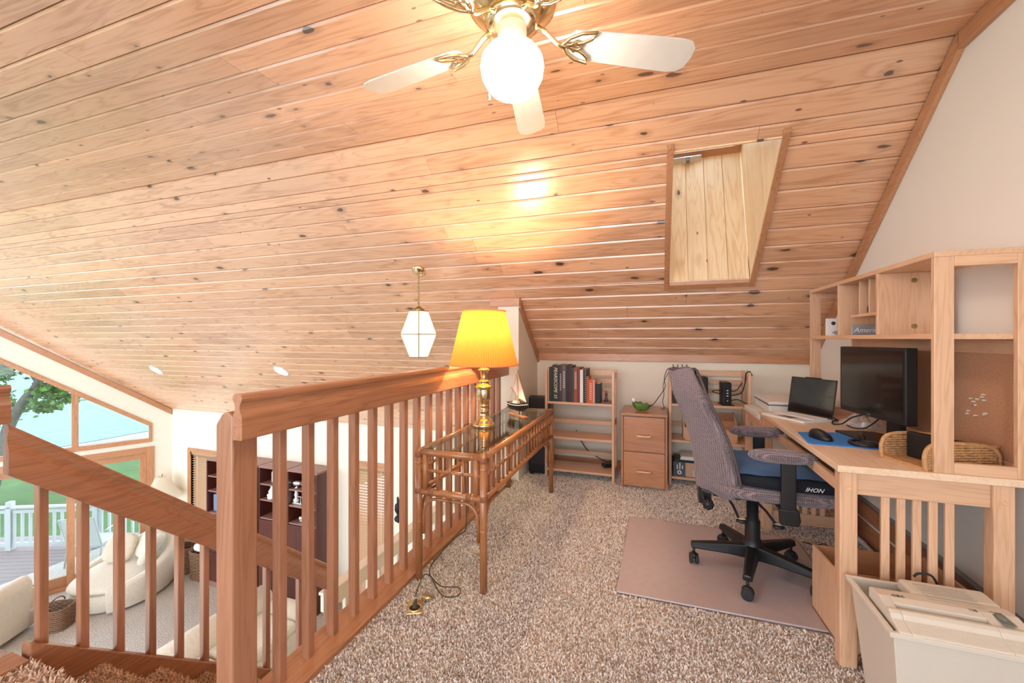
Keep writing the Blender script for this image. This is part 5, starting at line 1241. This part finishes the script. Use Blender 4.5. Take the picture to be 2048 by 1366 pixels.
# ================================================================= outdoors
DECK = Vector((.915,.403)); DN = Vector((-.403,.915))
dkk = T(E('deck', (-11.6, 3.4, ZL)), 'weathered plank deck outside the patio door', 'deck')
Rd = math.atan2(DECK.y, DECK.x); dkk.rotation_euler = (0,0,Rd)
db = MB().box(-3.2,2.6,-.066,.066,-.05,0); dme = bpy.data.meshes.new('deck_board'); dme.from_pydata(db.v, [], db.f); dme.materials.append(M['deckw'])
for k in range(-18, 16): mkobj('deck_board', dme, None, dkk, (0, k*.14, -.02))
MB().box(-3.1,2.5,-2.5,2.1,-.25,-.075).build('joists', M['deckw'], dkk)
drl = T(E('deck_railing', (-11.75, 5.03, ZL-.02)), 'white deck railing with square pickets', 'railing'); drl.rotation_euler = (0,0,Rd)
MB().box(-2.9,2.2,-.05,.05,.86,.90).build('top_rail', M['deckrail'], drl, bev=.005); MB().box(-2.9,2.2,-.02,.02,.76,.82).build('upper_rail', M['deckrail'], drl); MB().box(-2.9,2.2,-.02,.02,.08,.15).build('bottom_rail', M['deckrail'], drl)
pk = MB().box(-.02,.02,-.018,.018,.15,.76); pkm = bpy.data.meshes.new('picket'); pkm.from_pydata(pk.v, [], pk.f); pkm.materials.append(M['deckrail'])
for k in range(33): mkobj('picket', pkm, None, drl, (-2.8+k*.152,0,0))
for x in (-2.9,-.9,.75,2.2): MB().box(x-.05,x+.05,-.05,.05,0,1.0).build('post', M['deckrail'], drl, bev=.006)
def deck_chair(loc, rz, label):
    o = T(E('patio_chair', loc, rz), label, 'chair', 'white mesh patio chairs'); mt = M['deckrail']
    mesh_ = mat('chair_mesh', (.50,.60,.62), .7)
    for sg in (-.28,.28):
        MB().tube(spline([(sg,-.28,0),(sg,-.30,.42),(sg,-.26,.62),(sg,.15,.62)], 5), .014, 8).build('arm_frame', mt, o, smooth=True); MB().tube([(sg,.30,0),(sg,.22,.4),(sg,.42,.98)], .014, 8).build('back_leg', mt, o, smooth=True)
    MB().tube([(-.28,.42,.98),(.28,.42,.98)], .014, 8).build('top_rail', mt, o); MB().tube([(-.28,-.28,.40),(.28,-.28,.40)], .014, 8).build('front_rail', mt, o)
    MB().box(-.27,.27,-.28,.24,.39,.40).build('seat', mesh_, o); MB().box(-.27,.27,-.005,.005,0,.58).build('backrest', mesh_, o, (0,.23,.40), (R(-18),0,0))
    return o
deck_chair((-10.45,5.0,ZL-.02), R(-150), 'white mesh patio chair near the deck railing')
hc = MB()
nx, ny = 60, 40; P_ = []
for i in range(nx+1):
    x = -9.0 - 18.5*i/nx; row = []
    for j in range(ny+1):
        y = -30 + 90*j/ny; row.append((x, y, -3.55 - 1.45*max(0,(-x-9)/18.5)**.8 + .08*math.sin(x*1.3+y*.7)+.06*math.sin(y*1.9)))
    P_.append(row)
ST(MB().grid(P_).build('lawn', M['grass'], smooth=True), 'green lawn sloping to the beach')
ST(MB().add([(-26,-200,-4.97),(-26,200,-4.97),(-34.5,200,-5.3),(-34.5,-200,-5.3)], [(0,1,2,3)]).build('beach', M['beach']), 'sandy beach strip')
wm, nt, p_ = nmat('lake_water'); N = NT(nt)
p_.inputs['Base Color'].default_value = (.085,.20,.175,1); p_.inputs['Roughness'].default_value = .5; p_.inputs['Specular IOR Level'].default_value = .22
t_ = N.n('ShaderNodeTexCoord'); mp_ = N.n('ShaderNodeMapping'); mp_.inputs['Scale'].default_value = (1.6,.45,1); N.l(t_.outputs['Object'], mp_.inputs['Vector'])
nn_ = N.n('ShaderNodeTexNoise'); nn_.inputs['Scale'].default_value = .9; nn_.inputs['Detail'].default_value = 4; N.l(mp_.outputs[0], nn_.inputs['Vector'])
b_ = N.n('ShaderNodeBump'); b_.inputs['Distance'].default_value = .12; N.l(nn_.outputs['Fac'], b_.inputs['Height']); N.l(b_.outputs['Normal'], p_.inputs['Normal'])
ST(MB().add([(-33.8,-1500,-5.25),(-33.8,1500,-5.25),(-2500,1500,-5.25),(-2500,-1500,-5.25)], [(0,1,2,3)]).build('lake', wm), 'pale turquoise lake')
# maple by the shore
tr_ = T(E('maple_tree', (-21.3, 7.35, -4.45)), 'leaning maple tree seen through the upper window', 'tree')
o3 = Vector(tr_.location)
def loc_(p): return Vector(p) - o3
MB().tube(spline([loc_(p) for p in [(-21.3,7.35,-4.6),(-20.95,7.5,-3.0),(-20.66,7.66,-1.65),(-20.18,7.83,-.83),(-19.78,7.97,-.29),(-19.62,8.02,.5),(-19.9,7.9,1.8),(-20.3,7.7,3.5)]], 6), [.19-.003*i for i in range(43)], 10).build('trunk', M['bark'], tr_, smooth=True)
BR = [((-19.78,7.97,-.29),(-20.3,7.85,.25),(-21.2,7.5,.55)), ((-19.78,7.97,-.29),(-19.3,8.15,-.40),(-18.7,8.35,-.75)), ((-20.5,7.72,-1.3),(-20.1,7.9,-1.15),(-19.5,8.1,-1.05)), ((-19.62,8.02,.5),(-19.0,8.25,.9),(-18.2,8.5,.9)), ((-19.9,7.9,1.8),(-21,7.6,2.4),(-22.2,7.2,2.7)), ((-20.66,7.66,-1.65),(-21.1,7.5,-1.1),(-21.6,7.3,-.7))]
for q in BR: MB().tube(spline([loc_(p) for p in q], 5), [.055-.004*i for i in range(11)], 7).build('branch', M['bark'], tr_, smooth=True)
L = []
def cl(c, r, n): 
    for _ in range(n): L.append(np.array(c) + rng.normal(0, 1, 3)*np.array(r)*.5)
for c, r, n in (((-21.0,7.5,.30),(.9,.5,.5),260),((-20.3,7.8,.45),(.6,.4,.35),160),((-21.2,7.4,-.75),(.7,.4,.4),200),((-20.9,7.55,-1.35),(.5,.35,.3),120),((-19.25,8.15,-.55),(.75,.4,.38),240),((-18.75,8.3,-.75),(.35,.3,.2),60),((-19.55,8.1,-1.05),(.6,.3,.22),120),((-20.0,7.9,1.9),(2.4,1.6,1.2),1500),((-18.6,8.4,1.0),(1.2,.9,.6),350)): cl(c, r, n)
L = np.array(L) - np.array(o3)
lf = [(0,-.07),(.035,-.035),(.085,-.05),(.065,0),(.10,.035),(.045,.04),(.0,.10),(-.045,.04),(-.10,.035),(-.065,0),(-.085,-.05),(-.035,-.035)]
V = []; F = []
for q in L:
    Mx = Matrix.Rotation(rng.uniform(0,6.28),3,'Z') @ Matrix.Rotation(rng.normal(0,.6),3,'X') @ Matrix.Rotation(rng.normal(0,.6),3,'Y'); s_ = rng.uniform(.8,1.35); b0 = len(V)
    for a, b in lf:
        w_ = Mx @ Vector((a*s_, b*s_, .02*math.sin(a*30))); V.append((q[0]+w_.x, q[1]+w_.y, q[2]+w_.z))
    F.append(tuple(range(b0, b0+12)))
me = bpy.data.meshes.new('foliage'); me.from_pydata(V, [], F); me.update(); fo3 = mkobj('foliage', me, M['leaf'], tr_); fo3['kind'] = 'stuff'
